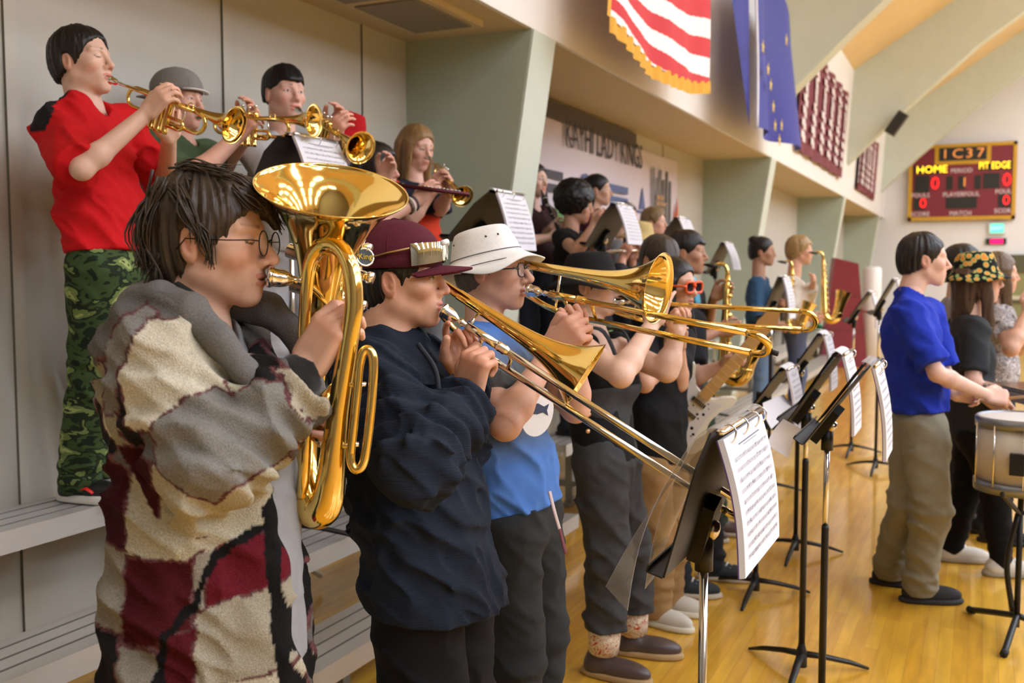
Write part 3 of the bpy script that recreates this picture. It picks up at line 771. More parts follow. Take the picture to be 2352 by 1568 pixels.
def person(name, label, S):
    """builds one person; S holds the pose, clothes and colours"""
    d0 = S['d']; H = S.get('H', 1.72); F = facing(S.get('a', 25)); Lf = np.cross(ZUP, F)
    sx, sy = S['at']; base = PZ(sx, sy, S['z']) if S.get('foot') else P(sx, sy, d0)
    base = np.array([base[0], base[1], S['z']])
    z0 = S['z']; girth = S.get('girth', 1.0)
    k = {}
    k['pel'] = base + ZUP * .53 * H; k['wst'] = base + ZUP * .61 * H; k['chs'] = base + ZUP * .72 * H; k['nck'] = base + ZUP * .83 * H
    for nm in ('pel', 'wst', 'chs', 'nck'):
        if nm in S: v = S[nm]; k[nm] = P(v[0], v[1], d0 + (v[2] if len(v) > 2 else 0))
    up = nrm(k['nck'] - k['pel'])
    k['wst'] = S.get('wst') and k['wst'] or None
    if k['wst'] is None: k['wst'] = k['pel'] + (k['nck'] - k['pel']) * .30
    if 'chs' not in S: k['chs'] = k['pel'] + (k['nck'] - k['pel']) * .68
    sw = S.get('sw', .107 * H)
    tw = math.radians(S.get('twist', 0)); Fs = F * math.cos(tw) - np.cross(ZUP, F) * 0 + np.cross(ZUP, F) * -math.sin(tw); Ls = np.cross(ZUP, Fs)
    for sd, sg in (('L', 1), ('R', -1)):
        k['sh' + sd] = k['nck'] + Ls * sw * sg - up * .028 * H
        if 'sh' + sd in S: v = S['sh' + sd]; k['sh' + sd] = P(v[0], v[1], d0 + v[2])
        k['hp' + sd] = k['pel'] + Lf * .052 * H * sg - up * .02
        # arms
        if 'el' + sd in S:
            v = S['el' + sd]; k['el' + sd] = P(*v) if len(v) > 2 and not isinstance(v[2], bool) else solve_depth(v[0], v[1], k['sh' + sd], .172 * H, v[2] if len(v) > 2 else True)
        else: k['el' + sd] = k['sh' + sd] - ZUP * .17 * H
        if 'wr' + sd in S:
            v = S['wr' + sd]
            k['wr' + sd] = P(v[0], v[1], v[2]) if len(v) > 2 and not isinstance(v[2], bool) else solve_depth(v[0], v[1], k['el' + sd], .150 * H, v[2] if len(v) > 2 else True)
        else: k['wr' + sd] = k['el' + sd] + nrm(F - ZUP) * .15 * H
        st = S.get('step', 0) * sg
        k['an' + sd] = np.array([*(base + Lf * .065 * H * sg + F * st)[:2], z0 + .075])
        if 'an' + sd in S: v = S['an' + sd]; q = PZ(v[0], v[1], z0); k['an' + sd] = np.array([q[0], q[1], z0 + .075])
        k['kn' + sd] = (k['hp' + sd] + k['an' + sd]) / 2 + F * S.get('knee', .03) + ZUP * .02
        if 'kn' + sd in S: v = S['kn' + sd]; k['kn' + sd] = P(v[0], v[1], d0 + v[2])
    # head
    ha = S.get('ha', S.get('a', 25)); hp = math.radians(S.get('hp', 0)); hr = math.radians(S.get('hr', 0))
    hf = facing(ha); hl = np.cross(ZUP, hf); hs = S.get('hs', 1.0)
    hx = hf * math.cos(hp) + ZUP * math.sin(hp); hz = np.cross(hx, hl)
    hy = hl * math.cos(hr) + hz * math.sin(hr); hz = np.cross(hx, hy)
    HM = np.eye(4); HM[:3, 0], HM[:3, 1], HM[:3, 2] = hx * hs, hy * hs, hz * hs
    hv = S['head']; HM[:3, 3] = P(hv[0], hv[1], d0 + (hv[2] if len(hv) > 2 else 0))
    HI = np.linalg.inv(HM)
    root = empty(name, base, label, 'person')
    face = S.get('face', {}); skin = srgb(S.get('skin', '#d6a488')); g_ = sum(skin[:3]) / 3; skin = tuple(c_ * .86 + g_ * .14 for c_ in skin[:3]) + (1,)
    hres = max(.0024, d0 * .00115) if not S.get('nofine') else .008
    nkb = k['nck'] - up * .02
    nt = tf(HM, [(-.025, 0, -.055)])[0]
    nr = S.get('neckr', .054) * hs
    def neck(p): return smin(caps(p, nt, nkb, nr, nr * 1.08), caps(p, nkb - up * .0, k['chs'], .06, .07, Ls, 1.3), .03)
    def headf(p):
        q = tf(HI, p); return smin(head_sdf(q, face) * hs, caps(p, nt, nkb, nr, nr * 1.08), .022)
    b = tf(HM, [(x, y, z) for x in (-.12, .135) for y in (-.1, .1) for z in (-.13, .13)])
    lo, hi = b.min(0), b.max(0); lo = np.minimum(lo, nkb - .03); 
    lo[2] = min(lo[2], nkb[2])
    V, Q = surfnet(headf, lo - .02, hi + .015, hres)
    cl = head_cols(tf(HI, V), face, skin)
    VV, QQ, CC = [V], [Q], [cl]; nv = len(V)
    fat = S.get('fat', 1.0)
    def armf(sd):
        a, e, w = k['sh' + sd], k['el' + sd], k['wr' + sd]
        mus = e + (w - e) * .25
        def f(p):
            d = caps(p, a, e, .046 * fat, .037 * fat)
            d = smin(d, caps(p, e, mus, .037 * fat, .040 * fat), .02)
            return smin(d, caps(p, mus, w, .040 * fat, .0265 * (.5 + .5 * fat)), .02)
        return f
    arms = {}
    for sd in 'LR':
        arms[sd] = armf(sd)
        ho = dict(S.get('hand' + sd, {})); w = k['wr' + sd]; e = k['el' + sd]
        if ho.get('skip'): continue
        fx = nrm(w - e); hxv = nrm(C3(*ho['dir'])) if 'dir' in ho else fx
        ty = nrm(C3(*ho['thumbdir'])) if 'thumbdir' in ho else ZUP
        fr = np.eye(4); y = nrm(ty - hxv * (ty @ hxv)); z = np.cross(hxv, y) * (1 if sd == 'R' else -1)
        # back of the hand: right hand z = y x dir, left hand mirrored
        fr[:3, 0], fr[:3, 1], fr[:3, 2], fr[:3, 3] = hxv, y, z, w + hxv * .004
        hf_ = hand_prims(fr, dict(ho, s=ho.get('s', H / 1.74)))
        def fn(p, A=arms[sd], Hn=hf_): return smin(A(p), Hn(p), .018)
        c0 = S.get('barefrom' + sd, .0)
        st_ = e + (w - e) * c0 if c0 > 0 else k['sh' + sd] + (e - k['sh' + sd]) * (1 + c0)
        pts = np.array([st_, e if c0 <= 0 else w, w, w + hxv * .20 * ho.get('s', 1), w + hxv * .1 + y * .08, w + hxv * .1 - z * .09])
        hh = max(.0030, d0 * .0013)
        V, Q = surfnet(fn, pts.min(0) - .06, pts.max(0) + .06, hh)
        cc = np.tile(np.array(skin[:3]), (len(V), 1))
        kn = tf(np.linalg.inv(fr), V)
        wv = np.clip(np.exp(-((kn[:, 0] - .09) / .02) ** 2) * (np.abs(kn[:, 1]) < .05) * .35 + np.clip((kn[:, 0] - .1) / .08, 0, .35), 0, .5)[:, None]
        cc = cc * (1 - wv) + cc * np.array([1.03, .72, .66]) * wv
        VV.append(V); QQ.append(Q + nv); CC.append(cc); nv += len(V)
    # rest of the body (mostly under the clothes)
    def torso(p, g=0.0, kk=.04):
        d = caps(p, k['pel'], k['wst'], (.093 + g) * girth, (.088 + g) * girth, Lf, 1.42)
        d = smin(d, caps(p, k['wst'], k['chs'], (.088 + g) * girth, .098 + g, Ls, 1.45), kk)
        d = smin(d, caps(p, k['shL'], k['shR'], .050 + g, .050 + g), kk)
        d = smin(d, caps(p, k['chs'], nkb - up * .02, .09 + g, .055 + g, Ls, 1.3), kk)
        if S.get('bust'): d = smin(d, ellip(p, k['chs'] + F * .07 - up * .03, (.08 + g, .09 + g, .07 + g)), kk)
        if S.get('belly'): d = smin(d, ellip(p, k['wst'] + F * .05, (.12 + g, .12 + g, .12 + g)), kk)
        return d
    def legs(p, g=0.0, hi_=.076, kn_=.054, an_=.040):
        d = None
        for sd in 'LR':
            e = smin(caps(p, k['hp' + sd], k['kn' + sd], hi_ + g, kn_ + g), caps(p, k['kn' + sd], k['an' + sd], kn_ + g, an_ + g), .03)
            d = e if d is None else smin(d, e, .015)
        return d
    def body(p):
        d = smin(torso(p, -.012), legs(p, -.008), .03)
        d = smin(d, neck(p) + .004, .02)
        for sd in 'LR': d = smin(d, arms[sd](p) + .006, .02)
        return d
    pts = np.array([v for v in k.values()])
    V, Q = surfnet(body, pts.min(0) - .14, pts.max(0) + .06, .02)
    VV.append(V); QQ.append(Q + nv); CC.append(np.tile(np.array(skin[:3]), (len(V), 1)))
    bo = mesh('body', np.concatenate(VV), np.concatenate(QQ), M_skin, root, True, cols=np.concatenate(CC))
    if S.get('skinrough'): pass
    # clothes
    hc = max(.0065, d0 * .0024)
    rn = np.random.RandomState(int(sx) + int(sy))
    off = rn.rand(3) * 20
    out = {'torso': torso, 'legs': legs, 'root': root, 'k': k, 'HM': HM, 'HI': HI, 'F': F, 'L': Lf, 'up': up, 'body': bo}
    def folds(p, amp, fr=9.0):
        w = vnoise(p * fr * .5 + off)
        a_ = np.stack([p @ Lf * fr * .7 + w, p @ F * fr * .7 - w, p[:, 2] * fr * 1.3 + p @ F * fr * .9 + p @ Lf * fr * .4], 1)
        n1 = (1 - np.abs(vnoise(a_ + off))) ** 2.2
        n3 = (1 - np.abs(vnoise(a_ * 1.9 + off * 3))) ** 2.5
        n2 = vnoise(p * fr * 2.3 + off * 2)
        return -amp * (n1 * 1.7 + n3 * .8 - 1.0 + .35 * n2)
    def bands(p, c, ax, amp, wid, wl):
        t = (p - c) @ ax; t = t + .012 * vnoise(p * 14 + off)
        return amp * np.exp(-(t / wid) ** 2) * np.sin(t * 2 * math.pi / wl)
    for g in S.get('wear', []):
        kind, gname, gm = g['t'], g['n'], g['m']
        e_ = g.get('ease', .012); amp = g.get('fold', .006); h_ = hc * g.get('res', 1.0)
        if kind == 'top':
            sl = g.get('sleeve', .55)          # in arm lengths: 0..1 upper arm, 1..2 forearm
            slv = {}
            for sd in 'LR':
                s_ = g.get('sleeve' + sd, sl); a, el, w = k['sh' + sd], k['el' + sd], k['wr' + sd]
                slv[sd] = (a + (el - a) * min(s_, 1), el + (w - el) * max(0, s_ - 1), s_)
            hem = g.get('hem', k['pel'] - up * .02); hem = P(hem[0], hem[1], d0) if len(hem) == 2 else np.asarray(hem)
            open_ = g.get('flare', 0.0); puff = g.get('puff', 0.0); low = g.get('len', 0.25)
            nkc = g.get('neck', .006); tilt = g.get('hemtilt', 0.0)
            def fn(p):
                d = torso(p, e_, .05)
                t = np.clip((k['wst'] - p) @ up, 0, 1)
                if g.get('front'): d = smin(d, caps(p, k['chs'] + F * g['front'] - up * .02, k['pel'] - up * low + F * g['front'], .088 + e_ * .8, .104 + e_ * .8, Lf, 1.05), .04)
                d = smin(d, caps(p, k['wst'], k['pel'] - up * low, (.098 + e_) * girth, (.098 + e_) * girth + open_, Lf, 1.42), .05)
                for c_ in g.get('tcut', []): d = smax(d, c_(p), .008)
                if g.get('hollow'): d = smax(d, -smin(torso(p, g['hollow'], .05), caps(p, k['wst'], k['pel'] - up * low * 1.2, (.098 + g['hollow']) * girth, (.098 + g['hollow']) * girth, Lf, 1.42), .05), .004); d = smax(d, -caps(p, k['chs'] + F * .085 - up * .02, k['pel'] - up * low + F * .085, .092, .108), .004)
                if nkc is not None:
                    d = smax(d, -caps(p, (k['nck'] - up * .035 + F * .02) if not g.get('vneck') else (k['chs'] + up * .02 + F * .03), nt, nr + nkc + (.012 if g.get('vneck') else 0), nr + nkc), .006)
                d = smax(d, (p - (k['nck'] + up * g.get('neckup', .03))) @ nrm(up * .9 + F * g.get('necklean', .35)), .006)
                for sd in 'LR':
                    a1, w1, s_ = slv[sd]; a, el = k['sh' + sd], k['el' + sd]
                    r = e_ + puff
                    if s_ <= 1:
                        q = caps(p, a, a1, .052 * fat + e_, .050 * fat + r)
                        ax = nrm(a1 - a); q = smax(q, (p - a1) @ ax, .004)
                    else:
                        q = smin(caps(p, a, el, .052 * fat + e_, .046 * fat + r), caps(p, el, w1, .046 * fat + r, .034 * fat + e_ + g.get('cuff', .004)), .03)
                        ax = nrm(w1 - el); q = q + bands(p, el + ax * .03, nrm(ax - nrm(el - a) * .5), amp * 1.0, .11, .055) + bands(p, w1 - ax * .05, ax, amp * .6, .06, .045); q = smax(q, np.where((p - el) @ ax > 0, (p - w1) @ ax, -1), .004)
                    d = smin(d, q, .035)
                d = d + folds(p, amp)
                d = smax(d, (hem - p) @ up + tilt * ((p - hem) @ F), .006)
                for c_ in g.get('cut', []): d = smax(d, c_(p), .006)
                return d
            pts = np.array([k['pel'] - up * (low + .02), k['nck'], k['shL'], k['shR'], k['elL'], k['elR'], *[slv[s][1] for s in 'LR']])
            m_ = .12 * girth + e_ + .05 + open_ + puff
            V, Q = surfnet(fn, pts.min(0) - m_, pts.max(0) + m_, h_)
        elif kind == 'pants':
            wz = g.get('waist', k['pel'] + up * .07); wz = P(wz[0], wz[1], d0) if len(wz) == 2 else wz
            end = g.get('end', .0)
            def fn(p):
                d = legs(p, e_, g.get('thigh', .080), g.get('knee', .058), g.get('ankle', .046))
                d = smin(d, caps(p, k['pel'] - up * .03, k['wst'], (.096 + e_ * .6) * girth, (.090 + e_ * .5) * girth, Lf, 1.42), .04)
                for sd in 'LR': d = d + bands(p, k['an' + sd] + ZUP * .08, ZUP, amp * .6, .10, .06) * (np.linalg.norm((p - k['an' + sd])[:, :2], axis=1) < .12) + bands(p, k['kn' + sd], ZUP, amp * .5, .08, .07) * (np.linalg.norm((p - k['kn' + sd])[:, :2], axis=1) < .13)
                d = d + folds(p, amp, 7.0)
                d = smax(d, (p - wz) @ up, .004)
                d = smax(d, (z0 + .035 + end) - p[:, 2], .006)
                for c_ in g.get('cut', []): d = smax(d, c_(p), .006)
                return d
            pts = np.array([k['wst'], k['pel'], k['knL'], k['knR'], k['anL'], k['anR'], k['hpL'], k['hpR']])
            V, Q = surfnet(fn, pts.min(0) - .17, pts.max(0) + .17, h_)
        elif kind == 'sdf':
            fn, lo_, hi_ = g['f'](out); V, Q = surfnet(fn, lo_, hi_, h_)
        if len(V) == 0: print('EMPTY', name, gname); continue
        cols = g['cols'](V, out) if 'cols' in g else None
        o = mesh(gname, V, Q, gm, root, True, cols=cols); out[gname] = o
        if 'label' in g: o['label'] = g['label']
    # shoes
    if S.get('shoes'):
        so = S['shoes']
        for sd, sg in (('L', 1), ('R', -1)):
            if so.get('only') and sd not in so['only']: continue
            a = k['an' + sd]; fd = nrm(F + Lf * sg * .22 * so.get('splay', 1))
            if 'dir' + sd in so: fd = facing(so['dir' + sd])
            fr = frame((a[0], a[1], z0), fd); inv = np.linalg.inv(fr)
            def up_(p):
                q = tf(inv, p)
                d = smin(ellip(q, (.075, 0, .040), (.125, .047, .045)), caps(q, (-.035, 0, .045), (.0, 0, so.get('h', .09)), .043, .042), .05)
                return smax(d, .022 - q[:, 2], .004)
            def sole(p):
                q = tf(inv, p); d = smin(ellip(q, (.095, 0, .014), (.115, .054, .05)), ellip(q, (-.02, 0, .014), (.075, .043, .05)), .04)
                return smax(smax(d, -q[:, 2] + .001, .004), q[:, 2] - so.get('sole', .028), .004)
            bb = tf(fr, [(x, y, z) for x in (-.12, .24) for y in (-.08, .08) for z in (0, .05 + so.get('h', .09))])
            V, Q = surfnet(up_, bb.min(0), bb.max(0), max(.004, d0 * .0015)); sh = mesh('shoe', V, Q, so['m'], root)
            V, Q = surfnet(sole, bb.min(0), bb.max(0), max(.004, d0 * .0015)); mesh('sole', V, Q, so['ms'], sh)
            if so.get('lace'):
                mb = MB()
                for j in range(4):
                    x = .06 + .022 * j; zz = .092 - .012 * j
                    mb.tube(tf(fr, [(x, -.028, zz - .008), (x + .008, 0, zz + .003), (x, .028, zz - .008)]), .0045, 6)
                mb.build('laces', so['lace'], sh, True)
    # hair
    if 'hair' in S:
        h = S['hair']
        def hf2(p): return hair_sdf(tf(HI, p), h) * hs
        ext = h.get('ext', (-.19, .16, -.2, .2))
        if h['style'] == 'long': ext = (-.19, .16, -h.get('len', .28) - .06, .2)
        b = tf(HM, [(x, y, z) for x in ext[:2] for y in (-.16, .16) for z in ext[2:]])
        cutp = []
        if h.get('under'):      # only what shows under a hat
            f0 = hf2; zc = h['under']
            hf2 = lambda p: smax(f0(p), (tf(HI, p)[:, 2] - zc - h.get('utilt', 0) * tf(HI, p)[:, 0]) * hs, .003)
        V, Q = surfnet(hf2, b.min(0), b.max(0), max(.0032, d0 * .0014))
        if len(V):
            out['hair'] = mesh('hair', V, Q, hair_mat(h['c']), root)
            if h.get('locks'):
                mb = MB(); rr = np.random.RandomState(5)
                for (a0, a1, a2, r0, n_, jit) in h['locks']:
                    for _ in range(n_):
                        j = rr.randn(3, 3) * jit
                        pp = spline(np.array([a0, a1, a2]) + j, 5)
                        mb.tube(tf(HM, pp), np.linspace(r0, .0006, len(pp)) * hs, 5)
                ob = mb.build('hair_locks', hair_mat(h['c']), root, True); ob['kind'] = 'stuff'
    return out

# ---------------------------------------------------------------- headwear and glasses (head frame)
def ring_surface(rings, closed_top=None):
    n = len(rings[0]); V = np.concatenate(rings)
    F = [[i * n + j, i * n + (j + 1) % n, (i + 1) * n + (j + 1) % n, (i + 1) * n + j] for i in range(len(rings) - 1) for j in range(n)]
    return V, F
def bucket_hat(o, m, tilt=0.0, brim=.055, h=.10, z=.045, wav=.008, seed=1, lift=0.0, holes=None, nm='bucket_hat'):
    n = 64; ph = np.linspace(0, 2 * math.pi, n, False)
    R = np.eye(4); R[:3, :3] = roty(-tilt); R[0, 3] = -.008
    def ring(rx, ry, zz, w=0.0, d=0.0): 
        ww = w * (np.sin(ph * 3 + seed) + .6 * np.sin(ph * 5 + 2.3 * seed)) + d * np.cos(ph)
        return np.stack([rx * np.cos(ph), ry * np.sin(ph), zz + ww], 1)
    top = z + h
    prof = [(.001, top + .004), (.03, top + .003), (.055, top), (.070, top - .006), (.077, top - .020), (.090, z + .02), (.094, z)]
    rings = [ring(r * 1.13, r * .98, zz, .0025 if 2 < i < 6 else 0) for i, (r, zz) in enumerate(prof)]
    B = [(.104, -.012), (.094 + brim * .6, -.030), (.094 + brim, -.046 + lift)]
    for r, dz in B: rings.append(ring(r * 1.12, r, z + dz, wav * (r - .09) / brim))
    inner = [(.094 + brim - .002, -.049 + lift), (.094 + brim * .6, -.034), (.100, -.016), (.090, -.004), (.084, .02), (.07, h - .03)]
    for r, dz in inner: rings.append(ring(r * 1.12, r, z + dz, wav * max(0, (r - .09)) / brim))
    V, F = ring_surface(rings)
    hat = mesh(nm, tf(o['HM'] @ R, V), F, m, o['root'])
    mb = MB()
    for zz, r in ((z + .001, .0955), (z - .030, .094 + brim * .55)):
        pts = ring(r * 1.125, r * .99 + .001, zz, 0)
        mb.tube(tf(o['HM'] @ R, np.vstack([pts, pts[:1]])), .0012, 4, False)
    if holes:
        for a in holes[1]:
            c = np.array([.085 * 1.1 * math.cos(a), .086 * math.sin(a), z + .045])
            mb.lathe([(0, .001), (.002, .0035), (.004, .001)], o['HM'] @ R @ frame(c, (math.cos(a), math.sin(a), .2)), 10)
        mb.build('eyelets', holes[0], hat, True)
    return hat
def ball_cap(o, m, mbrim, back=False, tilt=0.0, z=.028, brimlen=.075, nm='cap', button=True, high=.0):
    R = np.eye(4); R[:3, :3] = roty(-tilt); R[0, 3] = -.006
    n = 48; ph = np.linspace(0, 2 * math.pi, n, False); rings = []
    for t in np.linspace(0, 1, 12):
        a = t * math.pi / 2; r = math.sin(a) ** .85; zz = z + (.105 + high) * math.cos(a) ** .8 - .0
        rings.append(np.stack([.112 * r * np.cos(ph) + .001, .094 * r * np.sin(ph) + .0, np.full(n, zz)], 1))
    rings.append(np.stack([.105 * np.cos(ph), .088 * np.sin(ph), np.full(n, z - .001)], 1))
    V, F = ring_surface(rings)
    cap = mesh(nm, tf(o['HM'] @ R, V), F, m, o['root'])
    s = -1 if back else 1
    # brim
    ys = np.linspace(-.082, .082, 17); rows = []
    for t in np.linspace(0, 1, 7):
        row = []
        for y in ys:
            x0 = .112 * math.sqrt(max(0, 1 - (y / .095) ** 2)) - .004
            ln = brimlen * max(0, 1 - (abs(y) / .088) ** 3.0)
            row.append((s * (x0 + ln * t), y, z + .004 - .018 * (y / .08) ** 2 - .006 * t))
        rows.append(row)
    V = np.array(rows).reshape(-1, 3); nn = len(ys)
    F = [[j * nn + i, j * nn + i + 1, (j + 1) * nn + i + 1, (j + 1) * nn + i] for j in range(6) for i in range(nn - 1)]
    k = len(V); V2 = np.vstack([V, V - np.array([0, 0, .005])])
    F2 = F + [[q + k for q in f[::-1]] for f in F]
    edge = [6 * nn + i for i in range(nn)]
    F2 += [[edge[i], edge[i + 1], edge[i + 1] + k, edge[i] + k] for i in range(nn - 1)]
    mesh('brim', tf(o['HM'] @ R, V2), F2, mbrim, cap)
    if button:
        mb = MB(); mb.lathe([(0, .009), (.004, .008), (.006, .001)], o['HM'] @ R @ frame((0, 0, z + .104 + high), (0, 0, 1), (1, 0, 0)), 14); mb.build('button', m, cap, True)
        mb = MB()
        for a in range(3):
            an = a * math.pi / 3 + .52
            pts = [(.1135 * math.sin(t) * math.cos(an), .0955 * math.sin(t) * math.sin(an), z + (.106 + high) * max(0, math.cos(t)) ** .8) for t in np.linspace(-1.45, 1.45, 24)]
            mb.tube(tf(o['HM'] @ R, pts), .0012, 4, False)
        mb.build('seam', m, cap, True)
    return cap
def glasses(o, m, shape='round', r=.021, lens=None, x=.098, thick=.0016, z=-.004, nm='glasses', w=.033):
    mb = MB(); lens_ = []
    for sg in (1, -1):
        ml = MB(); lens_.append(ml)
        if shape == 'round': pl = [(x + .0, sg * w + r * math.cos(t), z + r * math.sin(t)) for t in np.linspace(0, 2 * math.pi, 25)]
        else: pl = [(x - .003 * abs(math.cos(t)), sg * w + r * 1.15 * math.copysign(abs(math.cos(t)) ** .55, math.cos(t)), z + r * .82 * math.copysign(abs(math.sin(t)) ** .55, math.sin(t))) for t in np.linspace(0, 2 * math.pi, 33)]
        mb.tube(tf(o['HM'], pl), thick, 6, False)
        pin = np.array(pl[:-1]); c = pin.mean(0)
        V = np.vstack([pin, c[None]]); kk = len(pin)
        ml.add(tf(o['HM'], V), [[i, (i + 1) % kk, kk] for i in range(kk)])
        e = w + r * (1.0 if shape == 'round' else 1.12)
        mb.tube(tf(o['HM'], [(x, sg * e, z + .004), (x - .008, sg * (e + .017), z + .005), (x - .05, sg * .080, z + .004), (-.012, sg * .082, z + .006), (-.03, sg * .080, z - .014)]), thick, 6)
    mb.tube(tf(o['HM'], [(x, -w + r, z + .004), (x + .004, 0, z + .008), (x, w - r, z + .004)]), thick, 6)
    g = mb.build(nm, m, o['root'], True)
    for ml in lens_: ml.build('lens', lens or M_lens, g, False)
    return g
M_lens = mat('clear_lens', (.95, .97, 1, 1), .03, alpha=.14)
M_lensdark = mat('dark_lens', '#15151a', .08)
# ================================================================ instruments
M_brass = mat('lacquered_brass', (.84, .61, .20, 1), .09, metal=1.0)
M_brassd = mat('darker_brass', (.70, .44, .12, 1), .20, metal=1.0, noise=.1, nscale=20)
M_silver = mat('silver_plate', (.86, .85, .82, 1), .12, metal=1.0)
M_nickel = mat('nickel_slide', (.80, .74, .60, 1), .14, metal=1.0)
M_black = mat('black_plastic', '#16161a', .4)
M_blackmet = mat('black_painted_metal', '#100f0f', .45, metal=.1, noise=.1, nscale=30)
M_rubber = mat('black_rubber', '#141414', .7)
M_chrome = mat('chrome_tube', (.78, .77, .74, 1), .16, metal=1.0)
def bell_prof(x0, x1, r0, r1, n=28, pw=3.2, mid=.22):
    """flare from r0 at x0 to r1 at x1 (x1 = mouth)"""
    out = []
    for t in np.linspace(0, 1, n):
        tt = t
        r = r0 + (r1 - r0) * (mid * tt ** 1.3 + (1 - mid) * tt ** (pw * 2.2))
        out.append((x0 + (x1 - x0) * t, r))
    out += [(x1 + .002, r1 + .0015), (x1 + .0015, r1 + .003), (x1 - .001, r1 + .0022)]
    inn = [(x, max(r - .0012, .002)) for x, r in out[:n]][::-1]
    return [(x, r) for x, r in out[:n]], out[n:], inn
def put_bell(mbs, fr, x0, x1, r0, r1, n=48, **k):
    o, rim, inn = bell_prof(x0, x1, r0, r1, **k)
    mbs.lathe(o + rim[:2] + [(o[-1][0] - .0005, o[-1][1] - .001)] + inn, fr, n)
def mouthpiece(fr, m, parent, s=1.0, L=.085):
    pr = [(.001, .0080), (-.001, .0110), (.0002, .0140), (.0040, .0146), (.0055, .0135), (.0075, .0122), (.016, .0119), (.023, .0104), (.029, .0070), (.033, .0048), (.037, .0044), (.039, .0058), (.043, .0058), (.045, .0044), (L, .0050)]
    mb = MB(); mb.lathe([(x * (s if x < .05 else 1), r * s) for x, r in pr], fr, 28)
    mb.lathe([(0, .0075 * s), (.012 * s, .002)], fr, 20)
    return mb.build('mouthpiece', m, parent, True)

def trumpet(a, b, label, up=ZUP, group=None, cornet=False, m=None, name='trumpet'):
    """a: mouthpiece rim, b: centre of the bell mouth"""
    m = m or M_brass
    a, b = np.asarray(a), np.asarray(b); L = np.linalg.norm(b - a)
    e = empty(name, (a + b) / 2, label, name, group)
    f = frame(a, b - a, up); s = L / .50
    f[:3, :3] *= s
    T = lambda pts: tf(f, pts)
    mouthpiece(f, M_silver, e)
    MB().tube(T([(.07, 0, 0), (.20, 0, 0), (.36, 0, -.0)]), .0062 * s, 12).build('leadpipe', m, e, True)
    mb = MB(); mb.tube(T([(.35, 0, 0)] + arc((.37, 0, -.032), (1, 0, 0), (0, 0, 1), .032, math.pi / 2, -math.pi / 2, 10) + [(.27, 0, -.064)]), .0072 * s, 12)
    mb.build('tuning_slide', m, e, True)
    mb = MB(); mb.tube(T([(.20, .018, -.058)] + [(.12, .018, -.058)] + arc((.10, .018, -.026), (-1, 0, 0), (0, 0, -1), .032, math.pi / 2, -math.pi / 2, 10) + [(.15, .016, .006), (.26, .012, .005)]), .0062 * s, 12)
    put_bell(mb, f @ np.array([[1, 0, 0, 0], [0, 1, 0, .010], [0, 0, 1, .004], [0, 0, 0, 1.]]), .25, .50, .0068, .0600)
    mb.build('bell', m, e, True)
    for i, x in enumerate((.195, .223, .251)):
        g = f @ frame((x, .008, -.105), (0, 0, 1), (1, 0, 0))
        mb = MB(); mb.lathe([(0, .002), (0, .0115), (.010, .0120), (.012, .0105), (.115, .0105), (.117, .0120), (.130, .0115), (.131, .003)], g, 18)
        v = mb.build('valve', m, e, True)
        mb = MB(); mb.lathe([(.128, .0028), (.150 - .006 * (i == 1), .0028), (.150 - .006 * (i == 1), .0080), (.155 - .006 * (i == 1), .0080), (.156 - .006 * (i == 1), .001)], g, 14)
        mb.build('valve_button', M_silver, v, True)
    mb = MB()
    mb.tube(T([(.26, -.005, -.075), (.31, -.005, -.075)] + arc((.31, -.005, -.060), (1, 0, 0), (0, 0, 1), .015, -math.pi / 2, math.pi / 2, 8) + [(.26, -.005, -.045)]), .0055 * s, 10)
    mb.build('third_valve_slide', m, e, True)
    mb = MB(); mb.tube(T([(.19, .008, -.07), (.16, .008, -.07)] + arc((.16, .008, -.055), (-1, 0, 0), (0, 0, 1), .015, -math.pi / 2, math.pi / 2, 8) + [(.19, .008, -.04)]), .0055 * s, 10)
    mb.build('first_valve_slide', m, e, True)
    mb = MB(); mb.tube(T([(.31, .0, 0), (.31, .010, -.03), (.31, .0, -.062)]), .003 * s, 8); mb.build('brace', M_silver, e, True)
    mb = MB(); mb.tube(T(arc((.33, 0, .012), (1, 0, 0), (0, 0, 1), .011, 0, 6.28, 14)), .0022 * s, 8); mb.build('finger_ring', m, e, True)
    return e

